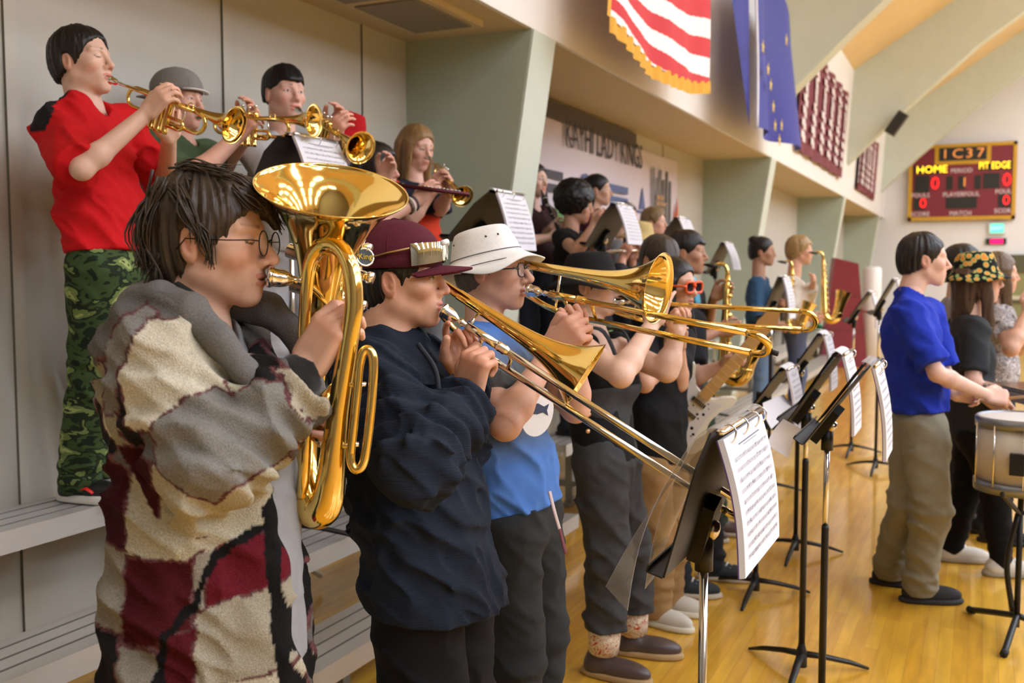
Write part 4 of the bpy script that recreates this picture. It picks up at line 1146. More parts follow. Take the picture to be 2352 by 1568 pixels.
def trombone(a, b, label, up, slide=.74, bell=(.43, .10, .055), bellr=.102, msl=None, tip=None, back=-.24):
    """a: mouthpiece rim, b: a point further down the mouthpiece tube, up: across the slide, towards the upper tube"""
    a, b = np.asarray(a), np.asarray(b); msl = msl or M_nickel
    f = frame(a, b - a, up); T = lambda pts: tf(f, pts)
    e = empty('trombone', a + (b - a) * .5, label, 'trombone')
    mouthpiece(f, M_silver, e, 1.35, .09)
    w = .085
    MB().tube(T([(.07, 0, 0), (.16, 0, 0)]), .0105, 16).build('slide_grip', msl, e, True)
    mb = MB(); mb.lathe([(.158, .008), (.158, .0125), (.166, .0125), (.168, .0115), (.180, .0125), (.182, .0115), (.190, .008)], f, 18); mb.build('slide_collar', msl, e, True)
    MB().tube(T([(.10, 0, -w), (.17, 0, -w)]), .0095, 16).build('lower_grip', msl, e, True)
    MB().tube(T([(.165, 0, 0), (slide - .04, 0, 0)]), .0085, 14).build('slide_tube', msl, e, True)
    MB().tube(T([(.165, 0, -w), (slide - .04, 0, -w)]), .0085, 14).build('slide_tube', msl, e, True)
    bow = MB().tube(T([(slide - .05, 0, 0)] + arc((slide - .04, 0, -w / 2), (1, 0, 0), (0, 0, 1), w / 2, math.pi / 2, -math.pi / 2, 14) + [(slide - .05, 0, -w)]), .0098, 14).build('slide_bow', M_brass if msl is not M_nickel else msl, e, True)
    q = T([(slide + w / 2 - .04, 0, -w * .75), (slide + w / 2 - .018, 0, -w * .78)])
    MB().tube(q, .007, 10).build('bumper', tip or M_rubber, bow, True)
    for x in (.115, .20):
        MB().tube(T([(x, 0, -.006), (x, 0, -w + .006)]), .0052, 10).build('slide_brace', msl, e, True)
    # bell section
    bx_, by, bz = bell
    mb = MB()
    mb.tube(T([(.10, 0, -w), (.03, .01, -w * .9), (back * .4, .045, -w * .7), (back + .04, .050, -w * .55)]), .0085, 12)
    mb.build('neckpipe', M_brass, e, True)
    c = np.array([back + .04, by * .75, (bz - w * .55) / 2]); h_ = np.array([0, by - .05, bz + w * .55]) / 2; hl_ = np.linalg.norm(h_)
    c = np.array([back + .04, (.05 + by) / 2, (bz - w * .55) / 2])
    mb = MB(); mb.tube(T(arc(c, (-1, 0, 0), -h_ / hl_, hl_, math.pi / 2, -math.pi / 2, 16)), .0105, 14); mb.build('tuning_slide', M_brass, e, True)
    mb = MB(); mb.tube(T([(back + .04, by, bz), (.0, by, bz), (bx_ - .36, by, bz)]), [.0105, .0125, .0135], 16)
    g = f @ np.array([[1, 0, 0, 0], [0, 1, 0, by], [0, 0, 1, bz], [0, 0, 0, 1.]])
    put_bell(mb, g, bx_ - .37, bx_, .0135, bellr, 64, pw=2.3, mid=.20)
    mb.build('bell', M_brass, e, True)
    for x, z_ in ((.06, -w * .93), (back + .12, -w * .58)):
        MB().tube(T([(x, .015, z_), (x, by, bz - .012)]), .0042, 8).build('bell_brace', M_silver, e, True)
    return e, f

def saxophone(a, label, fwd, side, s=1.0, bellup=True, name='saxophone', neck_up=.03):
    """a: mouthpiece tip; fwd: level direction the player faces; side: body axis tilt sideways"""
    e = empty(name, a, label, 'saxophone')
    fwd = nrm(fwd); dn = nrm(-ZUP + np.asarray(side))
    f = frame(a, fwd, ZUP); T = lambda pts: tf(f, np.asarray(pts) * s)
    MB().tube(T([(0, 0, 0), (.03, 0, -.004), (.075, 0, -.012)]), np.array([.004, .011, .012]) * s, 12).build('mouthpiece', M_black, e, True)
    nk = T(spline([(.05, 0, -.008), (.085, 0, .004), (.115, 0, -.012), (.125, 0, -.055)], 6))
    MB().tube(nk, np.linspace(.008, .012, len(nk)) * s, 12).build('neck', M_brass, e, True)
    top = nk[-1]
    bot = top + dn * .48 * s
    bf = nrm(fwd - dn * (fwd @ dn))
    cur = [top, top + dn * .25 * s, bot] + [bot + bf * .055 * s + .055 * s * (-math.cos(t) * bf + math.sin(t) * dn) for t in np.linspace(.3, math.pi, 10)]
    pts = spline(cur, 3); al = np.concatenate([[0], np.cumsum(np.linalg.norm(np.diff(pts, axis=0), axis=1))]); rr = (.0135 + .0285 * al / al[-1]) * s
    MB().tube(pts, rr, 16).build('body_tube', M_brass, e, True)
    p0 = pts[-1]; ax = nrm(-dn + bf * .30)
    mb = MB(); g = frame(p0 - ax * .01, ax, fwd)
    put_bell(mb, g, 0, .20 * s, .039 * s, .066 * s, 36, pw=1.3, mid=.4)
    mb.build('bell', M_brass, e, True)
    sd = np.cross(dn, bf)
    for i in range(9):
        t = .06 + .05 * i; c = top + dn * t * s
        for sg in ((1, -1) if i % 2 else (1,)):
            n_ = nrm(bf * .8 + sd * sg * .6); r0 = .0135 + .04 * t
            mb = MB(); mb.lathe([(0, .001), (0, .011 + .014 * t), (.004, .011 + .014 * t), (.005, .001)], frame(c + n_ * (r0 + .006) * s, n_, dn), 14); mb.build('key_cup', M_brassd if i % 3 else M_brass, e, True)
    for sg in (1, -1):
        q = nrm(bf * .3 + sd * sg)
        MB().tube([top + dn * .05 * s + q * .024 * s, bot - dn * .03 * s + q * .045 * s], .003 * s, 6).build('key_rod', M_brass, e, True)
    return e
def clarinet(a, b, label, m=None, mk=None, name='clarinet', cat='clarinet', bellr=.029):
    a, b = np.asarray(a), np.asarray(b); m = m or M_black; mk = mk or M_silver
    e = empty(name, (a + b) / 2, label, cat); f = frame(a, b - a); L = np.linalg.norm(b - a)
    MB().tube(tf(f, [(0, 0, 0), (.04, 0, 0), (.075, 0, 0)]), [.004, .010, .012], 12).build('mouthpiece', M_black, e, True)
    mb = MB(); mb.lathe([(.07, .011), (.075, .014), (.13, .014), (.135, .0125), (L - .11, .013), (L - .06, .017), (L, bellr), (L, bellr - .003), (L - .06, .012)], f, 20); mb.build('body_tube', m, e, True)
    for x in (.073, .13, L * .5, L - .108):
        mb = MB(); mb.lathe([(x, .0135), (x, .0155), (x + .008, .0155), (x + .008, .0135)], f, 18); mb.build('ring', mk, e, True)
    for i in range(11):
        x = .15 + (L - .30) * i / 10; an = (i % 3 - 1) * .7
        c = np.array([x, .015 * math.sin(an), .015 * math.cos(an)]); n_ = nrm([0, math.sin(an), math.cos(an)])
        mb = MB(); mb.lathe([(0, .001), (0, .0065), (.003, .0065), (.0035, .001)], f @ frame(c, n_, (1, 0, 0)), 12); mb.build('key_cup', mk, e, True)
    MB().tube(tf(f, [(.14, .012, .013), (L - .14, .013, .014)]), .0018, 6).build('key_rod', mk, e, True)
    return e
def flute(a, b, label, m=None, mk=None, name='flute'):
    m = m or M_silver; a, b = np.asarray(a), np.asarray(b); e = empty(name, (a + b) / 2, label, 'flute'); f = frame(a, b - a); L = np.linalg.norm(b - a)
    MB().tube(tf(f, [(0, 0, 0), (.004, 0, 0), (L, 0, 0)]), [.008, .0098, .0098], 14).build('body_tube', m, e, True)
    mb = MB(); mb.box((.06, -.008, .007), (.10, .008, .012), f); mb.build('lip_plate', mk or m, e)
    for i in range(10):
        mb = MB(); mb.lathe([(0, .001), (0, .008), (.003, .008), (.0035, .001)], f @ frame((.20 + (L - .25) * i / 9, 0, .0095), (0, 0, 1), (1, 0, 0)), 12); mb.build('key_cup', mk or m, e, True)
    return e

# ---------------------------------------------------------------- music stands, binders
def music_stand(x, y, z0, hz, label, tilt=.30, pole_z=None, w=.46, h=.30, face=-1, brass=False, name='music_stand', rot=0.0, hub=True):
    """desk faces the players (-x); hz: height of the knob"""
    e = empty(name, (x, y, z0), label, 'music stand')
    Rz = rotz(rot)
    fr0 = np.eye(4); fr0[:3, :3] = Rz; fr0[:3, 3] = (x, y, z0)
    T = lambda pts: tf(fr0, pts)
    zk = hz - z0
    up = z0 + .42 if pole_z is None else pole_z
    MB().tube(T([(0, 0, up - z0 - .02), (0, 0, zk - .06)]), .0095, 14).build('upper_shaft', M_chrome, e, True)
    MB().tube(T([(0, 0, .055), (0, 0, up - z0), (0, 0, up - z0 + .01)]), [.0125, .0125, .0115], 14).build('lower_shaft', M_blackmet, e, True)
    for k in range(3):
        a = k * 2 * math.pi / 3 + .5; u = np.array([math.cos(a), math.sin(a), 0])
        MB().tube(T([u * .012 + (0, 0, .075), u * .09 + (0, 0, .062), u * .20 + (0, 0, .035), u * .275 + (0, 0, .008)]), [.017, .015, .013, .008], 10, ell=.75).build('leg', M_blackmet, e, True)
    mb = MB(); mb.lathe([(.02, .002), (.025, .022), (.085, .022), (.11, .014), (.12, .013)], fr0 @ frame((0, 0, 0), (0, 0, 1), (1, 0, 0)), 16); mb.build('hub', M_blackmet, e, True)
    # desk
    D = fr0 @ frame((0, 0, zk), (0, 1, 0), (-math.cos(tilt), 0, -math.sin(tilt) * -1))
    # D: x along width (+y), z towards the players, y up the desk
    D = np.eye(4); ux = np.array([0, 1, 0.]); uy = np.array([math.sin(tilt), 0, math.cos(tilt)]); uz = np.cross(ux, uy)
    D[:3, 0], D[:3, 1], D[:3, 2], D[:3, 3] = ux, uy, uz, (-.012, 0, zk); D = fr0 @ D
    lo, hi = -.06, h - .06; c = .07
    desk = MB().prism([(-w / 2, lo), (w / 2, lo), (w / 2, hi - c), (w / 2 - c * .6, hi), (-w / 2 + c * .6, hi), (-w / 2, hi - c)][::-1], D @ np.diag([1, 1, 1, 1.]), -.004 if False else .004).build('desk', M_blackmet, e)
    sgn = 1 if (D[:3, 2] @ (fr0[:3, :3] @ np.array([-1, 0, 0]))) > 0 else -1
    MB().box((-w / 2, lo - .003, 0 if sgn > 0 else -.035), (w / 2, lo, .035 if sgn > 0 else 0), D).build('lip', M_blackmet, desk)
    MB().box((-w / 2, lo, .034 * sgn - .002), (w / 2, lo + .012, .034 * sgn + .002), D).build('lip_edge', M_blackmet, desk)
    # bracket + knob behind
    MB().prism([(-.03, -.075), (.03, -.075), (.035, .05), (.0, .075), (-.035, .05)], D, -.03 * sgn).build('bracket', M_blackmet, e)
    MB().tube(T([(0, 0, zk - .10), (0, 0, zk - .03)]), .020, 14).build('collar', M_blackmet, e, True)
    kf = D @ frame((0, 0, -.030 * sgn), (0, 0, -sgn), (1, 0, 0))
    mb = MB(); mb.lathe([(0, .021), (.006, .022), (.012, .019), (.016, .010), (.017, .001)], kf, 20); mb.build('knob', mat('knob_nickel', (.62, .55, .42, 1), .25, metal=1.0), e, True)
    return e, D, sgn
M_page = mat('sheet_paper', '#dbdae0', .7)
M_clear = mat('clear_vinyl', (.80, .80, .80, 1), .12, alpha=.34, spec=.9)
M_print = mat('sheet_print', '#70707e', .7)
M_purple = mat('purple_spine', '#5a3f74', .5)
def quad_block(c, t, nrmv, m, name, parent, curve=.0, n=10):
    """four corner points (near-top, far-top, far-bottom, near-bottom), thickness t along nrmv, slight curve"""
    c = [np.asarray(q) for q in c]; V = []; nn = n + 1
    for s in (0, 1):
        for j in range(nn):
            v = j / n; a = c[0] * (1 - v) + c[3] * v; b = c[1] * (1 - v) + c[2] * v
            for i in range(nn):
                u = i / n; V.append(a * (1 - u) + b * u + nrmv * (t * s + curve * math.sin(v * math.pi)))
    k = nn * nn; F = []
    for j in range(n):
        for i in range(n):
            q = [j * nn + i, j * nn + i + 1, (j + 1) * nn + i + 1, (j + 1) * nn + i]; F += [q[::-1], [x + k for x in q]]
    for i in range(n):
        for (p, q) in ((i, i + 1), (n * nn + i + 1, n * nn + i), ((i + 1) * nn, i * nn), (i * nn + n, (i + 1) * nn + n)):
            F.append([p, q, q + k, p + k])
    return mesh(name, np.array(V), F, m, parent, False)
def staves(c, nrmv, parent, rows=9, seed=0, curve=0.0, off=.0015, title=True):
    rr = random.Random(seed); c = [np.asarray(q) for q in c]
    def at(u, v):
        a = c[0] * (1 - v) + c[3] * v; b = c[1] * (1 - v) + c[2] * v; return a * (1 - u) + b * u + nrmv * (off + curve * math.sin(v * math.pi))
    mb = MB()
    def strip(u0, u1, v0, v1): mb.add([at(u0, v0), at(u1, v0), at(u1, v1), at(u0, v1)], [(0, 1, 2, 3)])
    if title: strip(.25, .8, .09, .10); strip(.35, .7, .115, .12)
    for r in range(rows):
        v = .17 + .78 * r / rows
        for l in range(5): strip(.08, .93, v + l * .006, v + l * .006 + .0015)
        for _ in range(22):
            u = .1 + .82 * rr.random(); l = rr.random() * .03 - .005
            strip(u, u + .012, v + l, v + l + .006); strip(u + .010, u + .013, v + l - .015, v + l + .004)
    o = mb.build('notation', M_print, parent); o['kind'] = 'stuff'
    return o
def binder(D, sgn, w, h, label, seed=0, drop=.30, wid=.25, shift=0.0, spread=.07, lo=-.06, clear=False):
    """an open ring binder hung over the top of a desk: pages outside, cover on the players' side"""
    e = empty('music_binder', D[:3, 3], label, 'binder')
    hi = h + lo
    g = lambda x, y, z: tf(D, [(x, y, z * sgn)])[0]
    out_n = -D[:3, 2] * sgn
    x0, x1 = -wid / 2 + shift, wid / 2 + shift
    # hanging pages: from the top edge outwards and down
    dz = np.array([0, 0, -1.0])
    tn, tf_ = g(x0, hi + .012, -.018), g(x1, hi + .012, -.018)
    bn = tn + dz * drop + out_n * spread; bf_ = tf_ + dz * drop + out_n * spread
    nv = nrm(np.cross(tf_ - tn, bn - tn)); nv = nv if nv @ out_n > 0 else -nv
    cs = (tn, tf_, bf_, bn)
    pg = quad_block(cs, .010, nv, M_page, 'page_block', e, .012)
    staves(cs, nv * 1.0, pg, 9, seed, .012, .0115)
    quad_block(cs, -.0025, nv, M_purple, 'cover', e, .012)
    # spine over the top and cover leaf on the desk side
    sp_ = quad_block((g(x0, hi + .010, .02), g(x1, hi + .010, .02), tf_ + nv * .006, tn + nv * .006), .003, ZUP, M_clear if clear else M_page, 'spine', e, .006)
    quad_block((g(x0, hi + .006, .012), g(x1, hi + .006, .012), g(x1, lo + .06, .010), g(x0, lo + .06, .010)), .003, D[:3, 2] * sgn, M_black, 'cover_leaf', e)
    mb = MB(); mb.tube([tn + nv * .010 + ZUP * .008, tf_ + nv * .010 + ZUP * .008], .007, 10); mb.build('ring_bar', M_chrome, e, True)
    for t in (.12, .5, .88):
        c_ = tn * (1 - t) + tf_ * t + nv * .012
        mb = MB(); mb.tube(arc(c_ - ZUP * .006, nv, ZUP, .016, -1.9, 1.9, 14), .0018, 6); mb.build('ring', M_chrome, e, True)
    return e
# ---------------------------------------------------------------- special cloths
def ramp_mat(name, stops, scale, detail=3, dist=1.5, rough=.85, aniso=(1, 1, 1), voro=False):
    m = bpy.data.materials.new(name); m.use_nodes = True; nt = m.node_tree; b = nt.nodes['Principled BSDF']; L = nt.links.new
    tc = nt.nodes.new('ShaderNodeTexCoord'); mp = nt.nodes.new('ShaderNodeMapping'); mp.inputs['Scale'].default_value = aniso; L(tc.outputs['Object'], mp.inputs[0])
    if voro:
        n = nt.nodes.new('ShaderNodeTexVoronoi'); n.inputs['Scale'].default_value = scale; n.inputs['Randomness'].default_value = 1; L(mp.outputs[0], n.inputs['Vector']); src = n.outputs['Distance']
    else:
        n = nt.nodes.new('ShaderNodeTexNoise'); n.inputs['Scale'].default_value = scale; n.inputs['Detail'].default_value = detail; n.inputs['Distortion'].default_value = dist; L(mp.outputs[0], n.inputs['Vector']); src = n.outputs[0]
    r = nt.nodes.new('ShaderNodeValToRGB'); r.color_ramp.interpolation = 'CONSTANT'
    el = r.color_ramp.elements
    while len(el) < len(stops): el.new(.5)
    for e, (pos, c) in zip(el, stops): e.position = pos; e.color = srgb(c)
    L(src, r.inputs[0]); L(r.outputs[0], b.inputs['Base Color']); b.inputs['Roughness'].default_value = rough
    b.inputs['Specular IOR Level'].default_value = .2
    return m
M_camo = ramp_mat('camouflage_cloth', [(0, '#1d2618'), (.40, '#3c4f2c'), (.49, '#222b1c'), (.55, '#6d7d48'), (.62, '#9aa668'), (.67, '#31401f')], 9, dist=.4, aniso=(1, 1, 1.8))
M_floral = ramp_mat('floral_hat_cloth', [(0, '#e08f3a'), (.26, '#e8a552'), (.36, '#8fa86a'), (.48, '#171514'), (.7, '#141212')], 30, voro=True)
M_swirl = ramp_mat('swirl_print_cuff', [(0, '#b34a3c'), (.40, '#d9cfb6'), (.50, '#a8443a'), (.53, '#ded4bc')], 22, dist=3)
M_pattern = ramp_mat('grey_print_shirt', [(0, '#6f6c70'), (.42, '#b9b4b4'), (.52, '#8d8a8d'), (.6, '#cfcaca')], 18)
M_dots = ramp_mat('black_white_dot_cloth', [(0, '#1d1c1e'), (.25, '#d7d3cf')], 30, voro=True)

# ---------------------------------------------------------------- P1: euphonium player in the patchwork coat
def coat_uv(v):
    q = v - CAM
    return IMG_W / 2 + (q @ RGT) / 1.84 * FPX, IMG_H / 2 - (q @ UPV - 0) / 1.84 * FPX
def in_poly(x, y, poly):
    c = np.zeros(len(x), bool); n = len(poly)
    for i in range(n):
        (x0, y0), (x1, y1) = poly[i], poly[(i + 1) % n]
        m = ((y0 > y) != (y1 > y)); 
        if y1 != y0: m &= x < (x1 - x0) * (y - y0) / (y1 - y0) + x0
        c ^= m
    return c
def seg_dist(x, y, poly, closed=True):
    d = np.full(len(x), 1e9); n = len(poly)
    for i in range(n if closed else n - 1):
        (x0, y0), (x1, y1) = poly[i], poly[(i + 1) % n]; dx, dy = x1 - x0, y1 - y0
        t = np.clip(((x - x0) * dx + (y - y0) * dy) / (dx * dx + dy * dy + 1e-9), 0, 1)
        d = np.minimum(d, np.hypot(x - x0 - t * dx, y - y0 - t * dy))
    return d
PATCH = [('#221f1e', [(200, 820), (300, 820), (330, 1010), (300, 1050), (240, 1040)]),
         ('#8f8873', [(150, 840), (244, 830), (247, 1000), (292, 1042), (150, 1052)]),
         ('#3a1217', [(150, 1046), (300, 1030), (372, 1080), (352, 1228), (150, 1216)]),
         ('#a8a18b', [(352, 1060), (490, 1100), (640, 1040), (640, 1190), (490, 1248), (346, 1240)]),
         ('#837d70', [(150, 1218), (347, 1230), (340, 1412), (150, 1382)]),
         ('#431216', [(347, 1240), (497, 1250), (492, 1440), (340, 1432)]),
         ('#8b8577', [(490, 1245), (540, 1230), (530, 1370), (492, 1380)]),
         ('#5d1721', [(530, 1240), (660, 1190), (680, 1322), (520, 1362)]),
         ('#98917f', [(497, 1362), (690, 1310), (690, 1500), (488, 1542)]),
         ('#b2aa95', [(488, 1542), (700, 1500), (710, 1750), (470, 1750)]),
         ('#1f1c1c', [(150, 1382), (336, 1412), (336, 1750), (150, 1750)]),
         ('#7b7468', [(336, 1432), (428, 1450), (422, 1750), (336, 1750)]),
         ('#4c141b', [(424, 1420), (500, 1390), (490, 1750), (422, 1750)]),
         ('#77746e', [(200, 960), (240, 760), (300, 690), (345, 725), (300, 770), (262, 850), (250, 960)]),
         ('#c2bba6', [(318, 735), (410, 715), (500, 850), (525, 905), (470, 895), (400, 940), (342, 990), (292, 985), (262, 862)]),
         ('#aaa48f', [(470, 800), (540, 800), (590, 900), (560, 930), (500, 890)]),
         ('#1d1b1b', [(560, 780), (640, 860), (620, 930), (560, 900), (520, 830)]),
         ('#7d7a73', [(345, 985), (470, 885), (520, 910), (560, 870), (650, 880), (720, 980), (690, 1020), (490, 1160), (372, 1068)]),
         ('#a79f8b', [(590, 845), (650, 850), (740, 930), (705, 1015), (665, 965), (630, 890)])]
TRIM = [[(640, 1185), (535, 1245), (500, 1345), (442, 1412), (424, 1500), (424, 1700)]]
def coat_plane(p): return (p - P(652, 1150, 1.86)) @ nrm(C3(.98, .1, .10))
def coat_cols(v, o):
    x, y = coat_uv(v)
    kk = o['k']; da = np.minimum(caps(v, kk['shR'], kk['elR'], 0, 0), caps(v, kk['elR'], kk['wrR'], 0, 0))
    arm = (da < .125) & ((v - CAM) @ FWD < 1.80)
    sc = 1.84 / 1.66
    x = np.where(arm, IMG_W / 2 + (x - IMG_W / 2) * sc, x); y = np.where(arm, IMG_H / 2 + (y - IMG_H / 2) * sc, y)
    w1 = vnoise(np.stack([x / 26, y / 26, x * 0], 1)) * 7; w2 = vnoise(np.stack([x / 24 + 9, y / 24, x * 0 + 4], 1)) * 7
    x, y = x + w1, y + w2
    c = np.tile(np.array(srgb('#5c5955')[:3]), (len(v), 1)); ed = np.full(len(v), 1e9)
    for col, poly in PATCH:
        m = in_poly(x, y, poly); c[m] = srgb(col)[:3]
        e = seg_dist(x, y, poly); ed = np.where(m | (e < ed), np.minimum(np.where(m, e, ed), e), ed)
    st = np.array(srgb('#5b3a3a')[:3]); m = ed < 3.2
    c[m] = st * (.8 + .5 * (np.sin((x + y) * .9) > 0))[m][:, None]
    c[(np.abs(coat_plane(v)) < .010) & ~arm] = srgb('#151414')[:3]
    for t in TRIM: c[(seg_dist(x, y, t, False) < 9) & ~arm] = srgb('#151414')[:3]
    return c
M_coat = mat('patchwork_wool', '#888888', .95, attr='Col', noise=.28, nscale=300, bump=.7, bscale=420, spec=.12)
M_hood = cloth('grey_wool_hood', '#6c6a67', noise=.2, nscale=300, bump=.5)
M_hoodie = cloth('grey_sweatshirt', '#8b8b8d')
d1 = 1.90
P1 = dict(d=d1, H=1.80, a=18, at=(470, 1000), z=0.0, head=(484, 553, .0), ha=6, hp=-1, hs=1.03, nck=(452, 738), pel=(470, 1400), chs=(455, 930),
    shR=(352, 800, -.13), shL=(520, 812, .17), elR=(480, 1072, 1.70), wrR=(700, 850, 1.865), elL=(640, 1090, False), wrL=(690, 1010, 2.0), fat=1.1,
    skin='#e0ae90', face=dict(stubble=.35, cheek=.004, jaw=.004, blush=1.3, open=0, brow=(.05, .035, .022), nose=.006),
    hair=dict(style='sweep', c='#3a2d21', t=.010, z0=-.085, amp=.006, face=(.118, 0, -.052), facer=(.088, .12, .118),
              locks=[((.0, -.03, .118), (.065, -.03, .104), (.104, -.008, .066), .0026, 40, .007), ((.03, .03, .112), (.085, .04, .085), (.116, .045, .028), .0028, 34, .006),
                     ((-.03, -.066, .09), (.0, -.090, .05), (.012, -.086, .0), .003, 50, .008), ((-.07, -.05, .095), (-.096, -.066, .03), (-.094, -.060, -.05), .003, 70, .010),
                     ((.055, -.045, .092), (.094, -.042, .066), (.110, -.020, .050), .0022, 22, .005), ((-.07, -.058, -.02), (-.078, -.060, -.07), (-.072, -.056, -.105), .003, 40, .009),
                     ((.01, -.085, .03), (.028, -.080, -.005), (.034, -.078, -.045), .0024, 24, .005), ((-.05, -.02, .125), (-.01, -.03, .130), (.05, -.03, .112), .0026, 40, .010)]),
    handR=dict(dir=(.50, .05, .80), thumbdir=(-.7, -.5, .4), curl=(.55, .95, .5), s=1.12), handL=dict(dir=(.45, .35, .25), thumbdir=(0, -.6, .8), curl=(.7, 1.1, .6)), barefromR=.55, barefromL=.4,
    wear=[dict(t='top', n='sweatshirt', m=M_hoodie, ease=.012, sleeve=1.5, girth=1, len=.30, hem=(560, 1500), neckup=.02, fold=.004, front=.090),
          dict(t='top', n='patchwork_coat', m=M_coat, ease=.034, puff=-.008, cuff=.016, hollow=.009, front=.085, sleeve=1.80, len=.62, hem=(470, 2000), flare=.05, fold=.011, res=.85, neckup=.0, necklean=.6, neck=.03, cols=coat_cols,
               tcut=[lambda p: coat_plane(p)], label='patchwork wool coat of cream, grey, maroon and black pieces'),
          dict(t='pants', n='trousers', m=cloth('dark_trousers', '#2a2b30'), ease=.008, waist=(470, 1485))],
    shoes=dict(m=M_rubber, ms=M_black), belly=0)
def hood_path(o):
    near = [P(*q) for q in ((322, 706, 1.86), (372, 694, 1.80), (440, 722, 1.755), (505, 782, 1.74), (560, 850, 1.745), (598, 918, 1.76), (612, 1000, 1.78))]
    k = o['k']; L = o['L']; m = lambda p: p - 2 * ((p - k['nck']) @ L) * L
    return near, [m(p) for p in near]
def hood_f(o):
    near, far = hood_path(o); back = (near[0] + far[0]) / 2 - o['F'] * .02
    rr = [.040, .038, .032, .028, .025, .020, .015]
    def f(p):
        d = caps(p, near[0], back, .04, .045)
        d = smin(d, caps(p, back, far[0], .045, .04), .02)
        for path in (near, far):
            for i in range(6): d = smin(d, caps(p, path[i], path[i + 1], rr[i], rr[i + 1]), .015)
        d = smin(d, ellip(p, back - o['F'] * .02 - ZUP * .05, (.06, .06, .075)), .04)
        return d + .003 * vnoise(p * 45) + .004 * vnoise(p * 16)
    A = np.array(near + far + [back]); return f, A.min(0) - .11, A.max(0) + .08
P1['wear'].append(dict(t='sdf', n='coat_hood', m=M_hood, f=hood_f))
def cuff_f(o):
    k = o['k']; e, w = k['elR'], k['wrR']; ax = nrm(w - e); a, b = w - ax * .075, w - ax * .002
    f = lambda p: smax(smax(caps(p, a, b, .054, .043), (p - b) @ ax, .004), (a - p) @ ax, .004) + .003 * vnoise(p * 50)
    q = np.array([a, b]); return f, q.min(0) - .07, q.max(0) + .07
P1['wear'].append(dict(t='sdf', n='fleece_cuff', m=cloth('black_fleece', '#141415', sheen=.3), f=cuff_f))
o1 = person('person', 'person in patchwork wool coat and round glasses playing the euphonium', P1)
glasses(o1, mat('thin_black_wire', '#1a1613', .3, metal=.6), 'round', .0225, x=.112, z=-.004, thick=.0013, w=.032)
near_, far_ = hood_path(o1)
for pth, nm_ in ((near_, 'coat_edge_trim'),):
    inw = o1['k']['nck'] + o1['F'] * .05
    pp = [q + nrm((inw - q) * (1, 1, 0)) * r_ * .8 + ZUP * r_ * .75 for q, r_ in zip(pth[1:], (.038, .032, .028, .025, .020, .015))]
    ct = MB(); ct.tube(spline(pp, 6), .0095, 8); ct.build(nm_, mat('black_trim', '#131212', .8), o1['root'], True)

# ---------------------------------------------------------------- P2: trombone player in the maroon cap
d2 = 2.42
M_navy = cloth('navy_ribbed_fleece', '#1d2431', noise=.15, nscale=80, bump=.8, bscale=110, aniso=(.3, .3, 6))
P2 = dict(d=d2, H=1.74, a=18, at=(985, 1000), z=0.0, head=(916, 641, .0), ha=6, hp=3, hs=1.0, nck=(885, 770), pel=(985, 1280), chs=(905, 930),
    shR=(862, 862, -.13), shL=(960, 850, .18), elR=(952, 1062, True), wrR=(1072, 915, 2.33), elL=(1040, 1040, False), wrL=(1062, 850, 2.45), fat=1.12, neckr=.060,
    skin='#d79e7c', face=dict(cheek=.006, jaw=.005, blush=.8, open=1, brow=(.025, .018, .014)), girth=1.08,
    hair=dict(style='short', c='#17130f', t=.008, z0=-.075, amp=.003, under=.028, face=(.118, 0, -.060), facer=(.092, .12, .112)),
    handR=dict(dir=(.22, .15, .95), thumbdir=(-.7, -.6, .3), curl=(1.15, 1.35, .8), s=1.10), handL=dict(dir=(-.10, .30, .90), thumbdir=(-.6, .5, .5), curls=[(.25, .4, .3), (.9, 1.2, .7), (1.1, 1.3, .8), (1.2, 1.3, .8)], curl=(1, 1.2, .7), thumb=[(.018, .030, -.010), (.05, .052, -.02), (.08, .052, -.03), (.105, .046, -.036)]), barefromR=.45, barefromL=.45,
    wear=[dict(t='top', n='fleece_jacket', m=M_navy, ease=.026, puff=.008, cuff=.010, sleeve=1.86, len=.40, hem=(985, 1372), hemtilt=-.30, flare=.035, fold=.012, res=.9, neckup=.055, necklean=.12, neck=None),
          dict(t='pants', n='trousers', m=cloth('black_trousers', '#121215', bump=.15), ease=.020, thigh=.09, knee=.078, ankle=.07, waist=(985, 1335))],
    shoes=dict(m=M_rubber, ms=M_black))
o2 = person('person', 'person in maroon cap and navy fleece jacket playing a trombone', P2)
M_maroon = cloth('maroon_cap_cloth', '#58212d', noise=.1, nscale=200)
cap2 = ball_cap(o2, M_maroon, M_maroon, tilt=-.03, z=.028, brimlen=.078, high=.010)
# mirrored sports glasses resting on the cap
HM2 = o2['HM']
sg = MB(); V = []
for j, (zz, dx) in enumerate(((.036, .004), (.058, .008), (.078, .0))):
    for t in np.linspace(-1.15, 1.15, 19):
        V.append((.004 + (.116 + dx * .5) * math.cos(t), (.100 + dx * .5) * math.sin(t), zz + .006 * math.cos(t) - .010 * (j == 0) * (abs(math.sin(t * 1.3)))))
F = [[j * 19 + i, j * 19 + i + 1, (j + 1) * 19 + i + 1, (j + 1) * 19 + i] for j in range(2) for i in range(18)]
vis = mesh('sports_glasses', tf(HM2, V), F, mat('mirror_visor', (.62, .66, .60, 1), .06, metal=1.0), o2['root'])
mb = MB(); mb.tube(tf(HM2, [(.05, -.0955, .070), (.0, -.1005, .062), (-.03, -.098, .056)]), .006, 6, ell=.4); mb.build('gold_temple', mat('gold_plastic', '#a8874a', .35, metal=.5), vis, True)
mb = MB(); mb.tube(tf(HM2, [(-.028, -.0985, .056), (-.07, -.085, .048), (-.11, -.05, .044)]), .005, 6, ell=.4); mb.build('dark_temple', M_black, vis, True)
